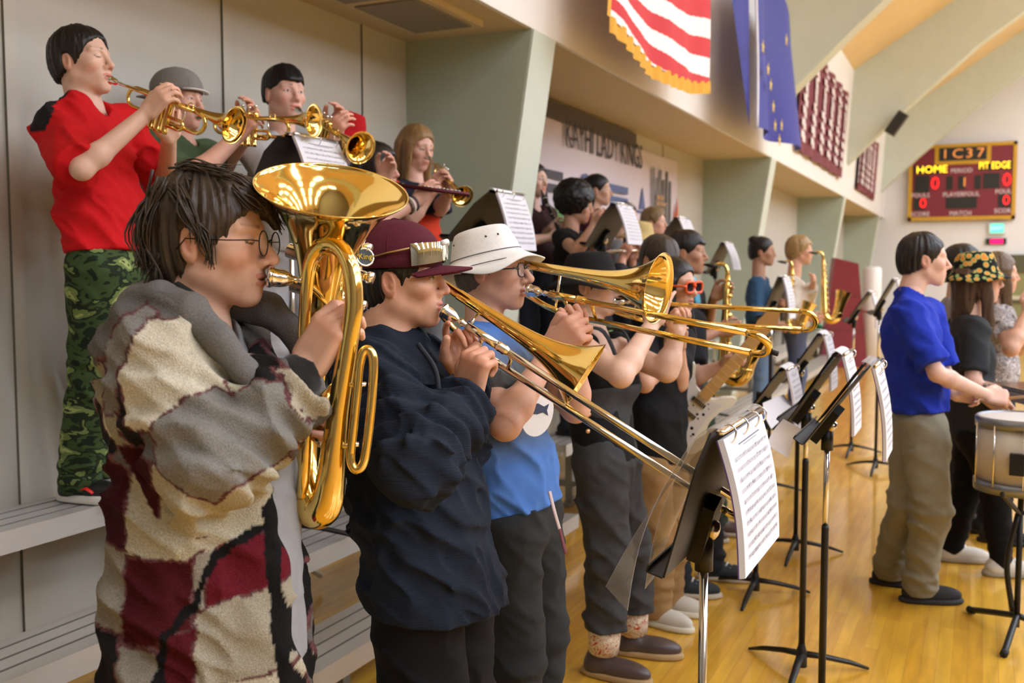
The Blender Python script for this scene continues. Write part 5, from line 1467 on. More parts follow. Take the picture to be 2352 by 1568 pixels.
mb = MB(); mb.tube(tf(HM2, [(.117, -.03, .080), (.122, 0, .084), (.117, .03, .080)]), .007, 8); mb.build('nose_pad', mat('white_rubber', '#e8e8e4', .5), vis, True)
# jacket details
mb = MB(); mb.tube(spline([P(960, 790, 2.27), P(1000, 850, 2.24), P(1010, 930, 2.22)], 6), .006, 6); mb.build('zip_placket', mat('navy_edge', '#1b202a', .8), o2['root'], True)

# ---------------------------------------------------------------- P3: trombone player in the white bucket hat
d3 = 2.92
M_bluet = cloth('blue_tee', '#4f77b8', bump=.12)
def tee_cols(v, o):
    c = np.tile(np.array(srgb('#4b74b6')[:3]), (len(v), 1)); k = o['k']
    h = (v - k['pel']) @ o['up']; w = np.clip(1 - np.abs(h - .33) / .19, 0, 1); w = np.clip(w * 1.6, 0, 1)[:, None]
    return c * (1 - w) + np.array(srgb('#626c72')[:3]) * w
M_teec = mat('blue_grey_dyed_tee', '#4f77b8', .85, attr='Col', noise=.08, nscale=20, bump=.1, bscale=300, spec=.2)
P3 = dict(d=d3, H=1.74, a=22, at=(1195, 1000), z=0.0, head=(1128, 618, .0), ha=20, hp=2, hs=1.0, nck=(1110, 752), pel=(1185, 1165), chs=(1135, 890),
    shR=(1082, 818, -.15), shL=(1190, 815, .17), elR=(1160, 975, True), wrR=(1262, 812, 2.72), elL=(1322, 938, True), wrL=(1318, 800, 2.82), fat=1.05,
    skin='#d9a284', face=dict(stubble=.12, slim=.95, open=1, blush=.8, nose=.008, brow=(.12, .09, .06)),
    hair=dict(style='short', c='#5a5048', t=.004, z0=-.06, amp=.002, under=-.012),
    handR=dict(dir=(.62, .2, .62), thumbdir=(-.6, -.5, .6), curl=(.9, 1.2, .7), s=1.14), handL=dict(dir=(-.15, .1, .95), thumbdir=(-.7, .3, .5), curl=(.9, 1.2, .7), s=1.1), barefromR=-.75, barefromL=-.75,
    wear=[dict(t='top', n='tee_shirt', m=M_teec, ease=.018, sleeve=.62, puff=.018, len=.10, hem=(1190, 1172), fold=.008, neckup=.028, cols=tee_cols, hemtilt=.08),
          dict(t='pants', n='trousers', m=cloth('charcoal_trousers', '#2a2c2d'), ease=.014, thigh=.088, knee=.066, ankle=.055, waist=(1190, 1158))],
    shoes=dict(m=M_rubber, ms=M_black))
o3 = person('person', 'person in white bucket hat and blue shirt playing a trombone', P3)
bucket_hat(o3, cloth('white_hat_cotton', '#eceae6', noise=.03, bump=.35, bscale=90), tilt=.20, brim=.058, h=.080, z=.040, wav=.010, seed=2.0, holes=(M_black, (-1.1, -.7, -2.3)))
glasses(o3, mat('dark_acetate', '#241d1a', .3), 'square', .024, x=.108, z=-.006, thick=.0022, w=.033)
# fish badge on the shirt front
q = P(1232, 945, 2.70); fz = C3(.70, .71, .0); B = frame(q, np.cross(ZUP, fz), ZUP); B = np.eye(4); B[:3, 2] = nrm(C3(.5, .86, .0)); B[:3, 1] = nrm(C3(.12, 0, 1)); B[:3, 0] = np.cross(B[:3, 1], B[:3, 2]); B[:3, 3] = q
mb = MB(); mb.prism([(.052 * math.cos(t), .068 * math.sin(t)) for t in np.linspace(0, 6.283, 28, False)], B, .004); bdg = mb.build('shirt_badge', mat('badge_white', '#e9e9ea', .7), o3['root'])
mb = MB(); mb.prism([(-.040, .000), (-.025, .014), (.0, .018), (.02, .010), (.034, .018), (.030, .0), (.036, -.014), (.018, -.006), (.0, -.012), (-.025, -.010)], B @ np.array([[1, 0, 0, 0], [0, 1, 0, .005], [0, 0, 1, .004], [0, 0, 0, 1.]]), .0015); mb.build('fish_print', mat('badge_navy', '#3a4560', .7), bdg)
# lanyard hanging from the pocket
mb = MB(); mb.tube(spline([P(1262, 1128, 2.72), P(1275, 1180, 2.70), P(1288, 1225, 2.70)], 6), .0055, 6, ell=.35); ly = mb.build('lanyard', mat('lanyard_pale', '#cdb9b4', .7), o3['root'], True)
mb = MB(); mb.tube(spline([P(1286, 1215, 2.69), P(1293, 1245, 2.69), P(1300, 1270, 2.69)], 5), .010, 6, ell=.3); mb.build('lanyard_tag', mat('lanyard_maroon', '#6b3038', .7), ly, True)

# ---------------------------------------------------------------- P4: trombone player in dark dungarees
d4 = 3.9
M_den = cloth('dark_grey_denim', '#3b3c3e', noise=.18, nscale=25)
P4 = dict(d=d4, H=1.64, a=22, at=(1395, 1000), z=0.0, head=(1358, 652, .0), ha=22, hp=0, hs=1.02, nck=(1362, 768), pel=(1390, 1050), chs=(1372, 860),
    shR=(1338, 800, -.14), shL=(1412, 798, .15), elR=(1426, 862, True), wrR=(1500, 742, 3.72), elL=(1532, 852, True), wrL=(1556, 765, 3.86), fat=1.12, bust=1,
    anR=(1385, 1552), anL=(1455, 1502), skin='#e4b79c', face=dict(open=1),
    hair=dict(style='short', c='#171213', t=.010, z0=-.09, amp=.003, under=.03),
    handR=dict(dir=(.25, .1, .95), thumbdir=(-.7, -.3, .3), curl=(.35, .5, .3), s=1.1), handL=dict(dir=(.0, .2, .95), thumbdir=(-.6, .4, .5), curl=(.9, 1.1, .7)), barefromR=-1.0, barefromL=-1.0,
    wear=[dict(t='top', n='black_top', m=cloth('black_jersey', '#17171a'), ease=.008, sleeve=.05, len=.05, hem=(1385, 1060), fold=.003, vneck=1, neck=.035, neckup=-.03, necklean=.7),
          dict(t='pants', n='dungarees', m=M_den, ease=.016, thigh=.092, knee=.072, ankle=.066, waist=(1380, 905), end=.165, fold=.009)],
    shoes=dict(m=mat('brown_rubber_boot', '#4b3d3a', .35), ms=mat('tan_boot_sole', '#a88a5e', .6), h=.15, splay=.5))
o4 = person('person', 'person in black bucket hat and dark grey dungarees playing a trombone', P4)
bucket_hat(o4, cloth('black_hat_cotton', '#1b1b1e', bump=.3), tilt=.04, brim=.052, h=.080, z=.040, wav=.008, seed=1.2)
k4 = o4['k']
bt_, bb_ = P(1375, 893, 3.75), P(1385, 1075, 3.75)
fb_ = lambda p: smax(smax(smax(o4['torso'](p, .021) + .003 * vnoise(p * 18), (p - bt_) @ o4['up'], .006), (bb_ - p) @ o4['up'], .006), (k4['wst'] - o4['F'] * .04 - p) @ o4['F'] - np.clip((bt_ - p) @ o4['up'] - .10, 0, 1) * 3, .006)
V, Q = surfnet(fb_, k4['pel'] - .24, k4['nck'] + .24, .009); mesh('bib', V, Q, M_den, o4['root'])
for sd in 'LR':
    a = k4['an' + sd]; ax = nrm(k4['kn' + sd] - a); mb = MB(); mb.tube([a + ax * .03, a + ax * .10, a + ax * .165], [.060, .064, .062], 20); mb.build('printed_cuff', M_swirl, o4['root'], True)
    s = k4['sh' + sd]; mb = MB(); mb.tube(spline([k4['chs'] + o4['F'] * .135 + (s - k4['nck']) * .45 - ZUP * .02, k4['nck'] * .35 + s * .65 + o4['F'] * .07 + ZUP * .045, k4['nck'] * .35 + s * .65 - o4['F'] * .05 + ZUP * .045], 6), .016, 8, ell=.35); mb.build('strap', M_den, o4['root'], True)
for (x, y) in ((1352, 952), (1350, 990)):
    q = P(x, y, 3.72); mb = MB(); mb.lathe([(0, .008), (.003, .009), (.005, .004), (.0055, .001)], frame(q, C3(.2, .97, 0)), 14); mb.build('copper_button', mat('copper', (.75, .42, .25, 1), .3, metal=1), o4['root'], True)

# ---------------------------------------------------------------- P5: person with orange glasses, P6: guitarist
d5 = 4.5
P5 = dict(d=d5, H=1.66, a=35, at=(1512, 1000), z=0.0, head=(1546, 655), ha=40, hp=-2, nck=(1522, 757), pel=(1508, 1050), anR=(1500, 1432), anL=(1528, 1402), skin='#cf9a7a',
    elR=(1480, 880, True), wrR=(1540, 800, 4.3), elL=(1560, 880, True), wrL=(1560, 800, 4.35), hair=dict(style='long', c='#120e0d', t=.010, len=.20, amp=.003),
    handR=dict(skip=0, dir=(.2, .2, .9)), handL=dict(dir=(.1, .2, .9)),
    wear=[dict(t='top', n='black_tee', m=cloth('black_tee_cloth', '#18181b'), sleeve=.7), dict(t='pants', n='tan_trousers', m=cloth('tan_corduroy', '#94744c', noise=.12), ease=.018, knee=.068, ankle=.062)],
    shoes=dict(m=mat('white_canvas_shoe', '#cdc9be', .7), ms=mat('cream_sole', '#d8d2bd', .6), splay=.3))
o5 = person('person', 'person with black hair and orange rimmed sunglasses behind the trombones', P5)
glasses(o5, mat('orange_plastic', '#e0561c', .35), 'square', .029, lens=M_lensdark, x=.110, thick=.006, w=.037, nm='orange_sunglasses')
d6 = 4.95
P6 = dict(d=d6, H=1.78, a=42, at=(1555, 1000), z=0.0, head=(1514, 598), ha=60, hp=-20, nck=(1535, 690), pel=(1552, 1010), anR=(1560, 1368), anL=(1640, 1330), skin='#d9aa8c',
    shR=(1488, 745, -.12), shL=(1588, 742, .08), elR=(1492, 880, True), wrR=(1548, 945, 4.72), elL=(1590, 868, True), wrL=(1662, 838, 4.80),
    hair=dict(style='fringe', c='#3a2f26', t=.010, z0=-.06), handR=dict(dir=(.62, .2, -.62), thumbdir=(.5, .5, .6), curl=(.25, .4, .3), s=1.05), handL=dict(dir=(.35, .25, .30), thumbdir=(-.3, .6, .6), curl=(.9, 1.2, .7)), barefromR=.6, barefromL=.1,
    wear=[dict(t='top', n='maroon_undershirt', m=cloth('maroon_knit', '#5a1a22'), ease=.010, sleeveR=1.9, sleeveL=1.05, puff=.006), dict(t='top', n='black_tee', m=cloth('black_tee_two', '#141417'), ease=.018, sleeve=.75, len=.2, hem=(1555, 1050)),
          dict(t='pants', n='dark_trousers', m=cloth('dark_denim_two', '#26282c'), ease=.012)],
    shoes=dict(m=mat('black_canvas_shoe', '#1a2024', .7), ms=mat('offwhite_sole', '#b9ab98', .6), lace=mat('white_lace', '#dedad4', .7), dirR=10, dirL=15))
o6 = person('person', 'guitarist in black tee over maroon sleeves playing a white electric guitar', P6)

# ---------------------------------------------------------------- bay two and the saxophones
def simple(label, d, z, H, head, nck, skin, hair, top, topm, a=30, ha=None, hs=1.0, hp=0, pants=None, sl=.6, **k):
    pel = k.pop('pel', None)
    S = dict(d=d, H=H, a=a, at=k.pop('at', (nck[0] + 6, 700)), z=z, head=head, ha=ha if ha is not None else a, hs=hs, hp=hp, nck=nck, skin=skin,
             wear=[dict(t='top', n=top, m=topm, sleeve=sl, ease=.016, **k.pop('topk', {})), dict(t='pants', n=k.pop('pn', 'trousers'), m=pants or cloth('dark_jeans', '#2b2f3a'), ease=.012)],
             shoes=k.pop('shoes', dict(m=M_rubber, ms=M_black)))
    S['wear'] += k.pop('extra', [])
    if hair: S['hair'] = hair
    if pel: S['pel'] = pel
    S.update(k); return person('person', label, S)
o7 = simple('person with short black hair and light blue neck strap playing a saxophone', 6.0, 0.0, 1.80, (1576, 580), (1572, 662), '#b98565', dict(style='fringe', c='#100d0c', t=.010, z0=-.03), 'black_shirt', cloth('black_cotton', '#1c1d20'),
    a=25, ha=18, pants=cloth('dark_green_trousers', '#39473a'), elR=(1575, 790, True), wrR=(1650, 760, 5.75), elL=(1620, 770, False), wrL=(1640, 680, 5.85), handR=dict(dir=(.5, .2, .1)), handL=dict(dir=(.5, .2, .3)), anR=(1600, 1235), anL=(1650, 1228),
    shoes=dict(m=mat('brown_shoe', '#54403a', .5), ms=mat('pale_sole', '#b7ae9e', .6)), barefromR=-.5, barefromL=-.5, hs=1.08)
mb = MB(); mb.tube(spline([P(1566, 652, 5.9), P(1592, 640, 5.82), P(1604, 700, 5.8)], 6), .024, 8, ell=.35); mb.build('neck_strap', mat('light_blue_strap', '#5db4d8', .6), o7['root'], True)
o8 = simple('person in blue denim jacket with dark hair tied up playing a saxophone', 8.9, .20, 1.62, (1750, 578), (1742, 640), '#b88565', dict(style='bun', c='#171311', t=.012, bun=(-.075, 0, .10), amp=.003), 'denim_jacket', cloth('blue_denim', '#33516f'),
    a=20, sl=1.85, pants=cloth('light_jeans', '#6f88a8'), elR=(1735, 720, True), wrR=(1785, 745, 8.6), elL=(1765, 715, False), wrL=(1795, 700, 8.7), hs=1.05, topk=dict(neckup=.05))
o9 = simple('person in cream sweater with shaggy blond hair playing a saxophone', 8.9, .20, 1.66, (1836, 575), (1822, 640), '#d9a07c', dict(style='fringe', c='#9a7b4f', t=.014, z0=-.10, amp=.008, earcut=False), 'cream_sweater', cloth('cream_knit', '#d6cdc0'),
    a=15, ha=8, sl=1.85, pants=cloth('blue_grey_jeans', '#5a6480'), elR=(1815, 725, True), wrR=(1858, 730, 8.6), elL=(1850, 710, False), wrL=(1868, 650, 8.7), hs=1.05)
o10 = simple('person with dark red hair and maroon shirt playing a clarinet beside the green column', 7.2, .735, 1.62, (1226, 414), (1222, 478), '#dfab90', dict(style='long', c='#241313', t=.010, len=.20), 'maroon_shirt', cloth('maroon_shirt_cloth', '#3a2022'),
    a=40, sl=.8, elR=(1205, 555, True), wrR=(1262, 545, 6.95), elL=(1255, 540, True), wrL=(1268, 520, 6.98), handR=dict(dir=(.6, .2, .1)), handL=dict(dir=(.5, .2, .0)), barefromR=-.4, barefromL=-.4)
o11 = simple('person with large black curly hair and black top below the banner', 6.9, .47, 1.70, (1326, 470), (1310, 535), '#c48e70', dict(style='afro', c='#0f0c0b', t=.02, amp=.008, ext=(-.2, .16, -.15, .22)), 'black_top', cloth('black_top_cloth', '#1a1a1c'),
    a=20, ha=15, sl=.4, hp=-12, elR=(1325, 578, True), wrR=(1362, 520, 6.65), elL=(1360, 570, False), wrL=(1368, 515, 6.8), handR=dict(dir=(.5, .2, .6)), handL=dict(dir=(.5, .2, .5)), barefromR=-.7, barefromL=-.7)
o12 = simple('person with black tied back hair and maroon top behind the curly haired player', 7.8, .735, 1.66, (1372, 437), (1362, 500), '#c99a7a', dict(style='bun', c='#0f0c0c', t=.010, bun=(-.10, 0, .06), amp=.003), 'maroon_top', cloth('maroon_top_cloth', '#4a1d26'),
    a=15, ha=10, sl=1.6)
o13 = simple('person with short brown hair behind the flute player', 8.3, .47, 1.72, (1436, 500), (1428, 560), '#cfa084', dict(style='short', c='#3c3426', t=.014, amp=.004), 'grey_shirt', cloth('grey_shirt_cloth', '#6a6a6a'), a=25)
o14 = simple('person with curly sandy hair beside the flame end of the banner', 8.8, .47, 1.72, (1502, 510), (1498, 570), '#d9a58c', dict(style='short', c='#7a6240', t=.018, amp=.008), 'pale_shirt', cloth('pale_shirt_cloth', '#8c8c90'), a=25)
o15 = simple('person in straw coloured sun hat playing a silver flute', 7.3, .20, 1.66, (1470, 548), (1455, 622), '#c98f70', dict(style='long', c='#3a2a1e', t=.008, len=.2), 'dark_shirt', cloth('dark_shirt_cloth', '#2b2b30'),
    a=30, sl=1.7, elR=(1420, 660, True), wrR=(1430, 592, 7.05), elL=(1450, 640, True), wrL=(1452, 592, 7.1), handR=dict(dir=(.3, .2, .6)), handL=dict(dir=(.3, .2, .6)))
bucket_hat(o15, cloth('straw_hat', '#c9b27a'), tilt=-.1, brim=.05, h=.08, z=.045, wav=.004, nm='sun_hat')

# ---------------------------------------------------------------- bay one: trumpets on the top row
dR = 3.55
def red_cols(v, o):
    c = np.tile(np.array(srgb('#c01318')[:3]), (len(v), 1)); k = o['k']; q = v - k['shR']
    m = (np.abs(q @ RGT + .022) < .045 + .01 * np.sin(q[:, 2] * 60)) & (q[:, 2] > -.03) & ((v - k['nck']) @ o['L'] < -.06)
    c[m] = srgb('#1b191b')[:3]; return c
P16 = dict(d=dR, H=1.78, a=12, at=(212, 800), z=.738, head=(188, 142), ha=14, hp=7, hs=1.02, nck=(192, 232), pel=(258, 600), chs=(205, 340), skin='#dcae92', face=dict(open=0, slim=.94, brow=(.03, .022, .018)),
    shR=(128, 292, -.12), shL=(285, 285, .16), elR=(188, 388, True), wrR=(335, 262, 3.35), elL=(380, 428, False), wrL=(388, 318, 3.5), anR=(182, 1150), anL=(262, 1110),
    hair=dict(style='short', c='#1a1511', t=.009, z0=-.045, amp=.005, face=(.122, 0, -.055), facer=(.102, .13, .128)), fat=.92,
    handR=dict(dir=(.62, .1, .62), thumbdir=(-.3, -.3, .8), curl=(.5, .8, .5), s=1.0), handL=dict(dir=(.1, .2, .9), thumbdir=(-.6, .3, .5), curl=(.9, 1.2, .6)), barefromR=-.15, barefromL=-.2,
    wear=[dict(t='top', n='red_shirt', m=mat('red_jersey', '#c01318', .85, attr='Col', noise=.06, nscale=30, bump=.15, bscale=350, spec=.2), cols=red_cols, ease=.022, sleeve=.94, puff=.012, len=.06, hem=(250, 582), hemtilt=-.12, flare=.02, fold=.010, neckup=.03),
          dict(t='pants', n='camouflage_trousers', m=M_camo, ease=.018, thigh=.085, knee=.068, ankle=.058, waist=(262, 560))],
    shoes=dict(m=mat('black_red_shoe', '#17161a', .5), ms=mat('white_shoe_sole', '#d8d4cc', .5), sole=.034, dirR=15))
o16 = person('person', 'person in red shirt and camouflage trousers playing a trumpet against the wall', P16)
ps = o16['k']['anR']; sf_ = frame((ps[0], ps[1], .738), facing(15))
mb = MB(); mb.tube(tf(sf_, [(.03, -.046, .05), (.07, -.05, .062), (.10, -.048, .045)]), .011, 6, ell=.4); mb.tube(tf(sf_, [(-.03, -.045, .06), (.01, -.048, .075), (.02, -.046, .10)]), .007, 6, ell=.4); mb.build('red_shoe_flash', mat('shoe_red', '#d02018', .5), o16['root'], True)

o17 = simple('person in green tee shirt and backwards grey cap playing a trumpet', 4.12, .735, 1.70, (408, 232), (415, 325), '#d9a084', dict(style='short', c='#3a2d22', t=.006, under=.03), 'green_tee', cloth('green_tee_cloth', '#46583d'),
    a=18, ha=18, sl=.75, elR=(435, 415, True), wrR=(545, 315, 3.98), elL=(500, 395, False), wrL=(575, 300, 4.06), handR=dict(dir=(.6, .1, .7), thumbdir=(-.5, -.4, .6), curl=(.6, .9, .5)), handL=dict(dir=(.2, .2, .9)), barefromR=-.3, barefromL=-.3, fat=1.1)
ball_cap(o17, cloth('grey_cap_cloth', '#7d7871'), cloth('grey_cap_cloth', '#7d7871'), back=True, z=.030)
mb = MB(); mb.tube(tf(o17['HM'], [(.085, -.078, .034), (.11, -.045, .036), (.118, 0, .037), (.11, .045, .036), (.085, .078, .034)]), .011, 6, ell=.35); mb.build('cap_strap', mat('white_strap', '#dcdad6', .6), o17['root'], True)
o18 = simple('person with black fringe and white shirt playing a trumpet behind the music stand', 4.6, .735, 1.80, (652, 216), (650, 318), '#dfa890', dict(style='fringe', c='#120f10', t=.009, z0=-.01, amp=.004), 'white_tee', cloth('white_tee_cloth', '#b4b2b0'),
    a=40, ha=48, sl=.7, pants=cloth('light_grey_sweatpants', '#a9a9ab'), elR=(640, 430, True), wrR=(755, 318, 4.35), elL=(720, 420, True), wrL=(770, 310, 4.4), handR=dict(dir=(.5, .3, .6)), handL=dict(dir=(.3, .2, .8)), barefromR=-.3, barefromL=-.3, hs=1.06)
o19 = simple('person in red bucket hat behind the trumpet bell', 5.2, .735, 1.66, (795, 312), (792, 385), '#7d5440', dict(style='short', c='#120e0d', t=.008, under=.03), 'grey_tee', cloth('grey_tee_cloth', '#55585c'),
    a=25, ha=25, sl=.7, hp=-10)
bucket_hat(o19, cloth('red_hat_cotton', '#b3161c', bump=.25), tilt=-.14, brim=.048, h=.080, z=.045, wav=.005, seed=.5)
o20 = simple('person with dark hair holding a dark red flute beside the euphonium bell', 4.75, .47, 1.66, (864, 388), (848, 455), '#d3a08a', dict(style='long', c='#1a1514', t=.012, len=.18), 'charcoal_shirt', cloth('charcoal_shirt_cloth', '#3a3c40'),
    a=20, ha=22, sl=.55, elR=(835, 520, True), wrR=(955, 465, 4.5), elL=(880, 470, False), wrL=(880, 410, 4.6), handR=dict(dir=(.62, .1, .62), thumbdir=(-.3, -.3, .8), curl=(.4, .7, .4)), handL=dict(dir=(.3, .2, .5)), barefromR=-.6, barefromL=-.3, fat=1.1)
for rr_, c_ in ((.0, '#4a4752'), (.14, '#e4e2e0'), (.26, '#5a4436')):
    k_ = o20['k']; ax = nrm(k_['wrR'] - k_['elR']); c0 = k_['wrR'] - ax * (.01 + .1 * rr_ * 1.4)
    mb = MB(); mb.tube(arc(c0, *(lambda y: (y, np.cross(ax, y)))(nrm(np.cross(ax, ZUP))), .032 + rr_ * .012, 0, 6.283, 24), .005, 6); mb.build('bracelet', mat('bracelet_' + c_.strip('#'), c_, .6), o20['root'], True)
o21 = simple('person with long blonde hair playing a trumpet in front of the green column', 5.5, .735, 1.64, (956, 338), (950, 425), '#dba68e', dict(style='long', c='#8a6a42', t=.010, len=.30, amp=.004), 'navy_shirt', cloth('navy_shirt_cloth', '#1d2130'),
    a=42, ha=42, hp=-14, sl=1.2, pants=cloth('grey_jeans', '#6d6f70'), extra=[dict(t='top', n='orange_red_shirt', m=cloth('orange_red_cloth', '#c2371c'), ease=.010, sleeve=.3, hem=(980, 565), len=.15)], elR=(945, 500, True), wrR=(990, 445, 5.2), elL=(1010, 480, True), wrL=(1030, 445, 5.2), handR=dict(dir=(.3, .3, .7)), handL=dict(dir=(.1, .3, .8)), topk=dict(hem=(980, 500)))

# ---------------------------------------------------------------- drummers
d22 = 4.72
P22 = dict(d=d22, H=1.78, a=8, at=(2112, 1000), z=0.0, head=(2120, 596), ha=8, hp=0, hs=1.03, nck=(2088, 672), pel=(2112, 960), chs=(2090, 770), skin='#e0b096', face=dict(open=0, nose=.004, brow=(.03, .022, .018)),
    shR=(2085, 722, -.14), shL=(2130, 720, .16), elR=(2152, 858, True), wrR=(2262, 905, 4.55), elL=(2170, 860, False), wrL=(2190, 905, 4.85), anR=(2110, 1382), anL=(2040, 1342), knR=(2138, 1165, -.08), knL=(2085, 1150, .08),
    hair=dict(style='short', c='#1c1714', t=.009, z0=-.05, amp=.006, face=(.122, 0, -.055), facer=(.104, .13, .130)), fat=.95,
    handR=dict(dir=(.9, .1, -.15), thumbdir=(.1, -.5, .8), curl=(.9, 1.2, .7), s=1.05), handL=dict(dir=(.9, .1, -.1), thumbdir=(.1, .5, .8), curl=(.9, 1.2, .7)), barefromR=-.6, barefromL=-.6,
    wear=[dict(t='top', n='blue_tee', m=cloth('royal_blue_tee', '#1f35a8', bump=.12), ease=.020, sleeve=.85, puff=.004, len=.10, hem=(2105, 945), fold=.010, neckup=.03),
          dict(t='pants', n='grey_trousers', m=cloth('olive_grey_trousers', '#8a8676', noise=.06), ease=.016, thigh=.088, knee=.072, ankle=.062, waist=(2112, 925), fold=.009)],
    shoes=dict(m=mat('black_knit_shoe', '#1d1c1e', .8), ms=mat('black_sole', '#232225', .7), dirR=6, dirL=20, h=.08))
o22 = person('person', 'drummer in royal blue tee shirt and grey trousers holding drumsticks', P22)
o23 = simple('drummer in floral bucket hat and black clothes with long brown hair', 5.3, 0.0, 1.62, (2244, 640), (2222, 735), '#dba78c', dict(style='long', c='#4b3624', t=.008, len=.24, under=.06), 'charcoal_tee', cloth('charcoal_tee_cloth', '#303234'),
    a=14, ha=14, hs=1.08, sl=.8, pants=cloth('black_leggings', '#0e0e10', bump=.05), pel=(2238, 985), elR=(2235, 880, True), wrR=(2290, 935, 5.1), elL=(2270, 880, False), wrL=(2310, 930, 5.2), anR=(2298, 1322), anL=(2185, 1288), fat=1.05,
    shoes=dict(m=mat('white_trainer', '#cfc8bb', .6), ms=mat('trainer_sole', '#a99f90', .6), lace=mat('grey_lace', '#efece6', .7), dirR=8, dirL=12, sole=.036))
bucket_hat(o23, M_floral, tilt=.06, brim=.050, h=.09, z=.040, wav=.005, seed=3)
o24 = simple('person with dark hair and light grey shirt standing behind the drummers', 6.3, 0.0, 1.72, (2212, 612), (2195, 690), '#caa085', dict(style='short', c='#1d1916', t=.02, z0=-.05, amp=.004), 'light_grey_tee', cloth('light_grey_tee_cloth', '#8f9097'), a=15, hs=1.05)
o25 = simple('person with long light brown hair and patterned grey shirt at the cymbals', 5.9, 0.0, 1.66, (2292, 628), (2285, 710), '#d6a284', dict(style='long', c='#5f4a33', t=.012, len=.30), 'patterned_shirt', M_pattern,
    a=14, ha=12, sl=.6, elR=(2322, 800, True), wrR=(2362, 715, 5.6), elL=(2340, 800, False), wrL=(2380, 740, 5.8), handR=dict(dir=(.3, .1, .9)), barefromR=-.7, barefromL=-.5, fat=1.15)
# ================================================================ euphonium
E = empty('euphonium', P(750, 900, 1.9), 'polished brass euphonium held by the player in the patchwork coat', 'euphonium')
bc = P(762, 437, 1.90); ax = nrm(C3(.165, .385, .91)); bf0 = frame(bc, ax, C3(0, 1, 0))
prof = [(0, .1440), (-.004, .1405), (-.012, .1300), (-.022, .1180), (-.036, .1050), (-.055, .0915), (-.080, .0780), (-.110, .0660), (-.150, .0550), (-.200, .0455), (-.245, .0390)]
mb = MB(); mb.lathe(prof[::-1] + [(.0015, .1455), (.0035, .1465), (.0045, .1450), (.003, .1432)] + [(x + .0005, r - .0016) for x, r in prof], bf0, 96); mb.build('bell', M_brass, E, True)
th = bc - ax * .235
stack = spline([th + ax * .03, th - ax * .02, P(722, 800, 1.975), P(706, 940, 1.95), P(699, 1060, 1.925), P(704, 1130, 1.90), P(724, 1172, 1.885), P(747, 1160, 1.872), P(760, 1100, 1.862), P(776, 950, 1.85), P(799, 800, 1.842), P(813, 700, 1.838), P(807, 622, 1.84), P(786, 576, 1.85), P(756, 562, 1.865), P(727, 578, 1.875), P(709, 622, 1.885), P(700, 720, 1.89), P(696, 850, 1.895)], 8)
rk = np.interp(np.linspace(0, 18, len(stack)), range(19), [.0395, .037, .0330, .0310, .0310, .0330, .0345, .0320, .0275, .0205, .0180, .0172, .0168, .0165, .0160, .0150, .0130, .0115, .0105])
MB().tube(stack, rk, 24).build('main_tubing', M_brass, E, True)
loop = spline([P(*q) for q in ((806, 1040, 1.835), (812, 980, 1.833), (820, 900, 1.832), (826, 838, 1.832), (836, 806, 1.832), (850, 806, 1.832), (858, 835, 1.832), (853, 930, 1.833), (841, 1035, 1.835), (831, 1070, 1.836), (817, 1078, 1.836), (807, 1062, 1.836), (806, 1036, 1.836))], 6)
MB().tube(loop, .0085, 14, False).build('third_valve_slide', M_brass, E, True)
for a, b in (((800, 886, 1.84), (841, 882, 1.832)), ((783, 1026, 1.845), (824, 1020, 1.834)), ((726, 1010, 1.88), (745, 1030, 1.86))):
    MB().tube([P(*a), P(*b)], .0042, 8).build('brace', M_silver, E, True)
MB().tube(spline([P(*q) for q in ((768, 890, 1.90), (742, 918, 1.87), (716, 950, 1.85), (704, 985, 1.845), (701, 1040, 1.845), (698, 1100, 1.85), (692, 1140, 1.87))], 6), .0105, 14).build('first_valve_slide', M_brass, E, True)
MB().tube(spline([P(*q) for q in ((690, 1000, 1.90), (668, 1030, 1.89), (662, 1070, 1.89), (668, 1105, 1.89), (682, 1120, 1.89), (694, 1100, 1.90), (692, 1040, 1.91))], 6), .0085, 14).build('second_valve_slide', M_brass, E, True)
mp = P(615, 634, 1.885); md = nrm(P(690, 645, 1.90) - mp)
mouthpiece(frame(mp, md), M_silver, E, 1.48, .085)
MB().tube(spline([P(672, 643, 1.896), P(705, 652, 1.91), P(745, 690, 1.965), P(790, 760, 1.99)], 6), .0075, 12).build('leadpipe', M_brass, E, True)
for (x0, y0, x1, y1) in ((790, 552, 850, 574), (785, 616, 856, 640), (790, 690, 838, 705)):
    a_, b_ = P(x0, y0, 2.0), P(x1, y1, 1.985); L_ = np.linalg.norm(b_ - a_)
    mb = MB(); mb.lathe([(-.12, .016), (L_ - .03, .016), (L_ - .028, .010), (L_ - .012, .010), (L_ - .010, .0125), (L_, .0125), (L_ + .001, .002)], frame(a_, b_ - a_), 20); mb.build('valve', M_silver, E, True)
kf = frame(P(838, 590, 1.97), C3(.45, .85, .25)); mb = MB(); mb.lathe([(0, .001), (.001, .0165)], kf, 24); em = mb.build('emblem_disc', M_black, E, True)
mb = MB(); mb.tube(tf(kf, arc((0, 0, 0), (0, 1, 0), (0, 0, 1), .0175, 0, 6.283, 26)), .0022, 6); mb.build('emblem_ring', M_silver, em, True)
text('emblem_script', 'King', kf @ np.array([[0, 0, 1, .002], [1, 0, 0, 0], [0, 1, 0, 0], [0, 0, 0, 1.]]), .016, M_gold, em, .0005)

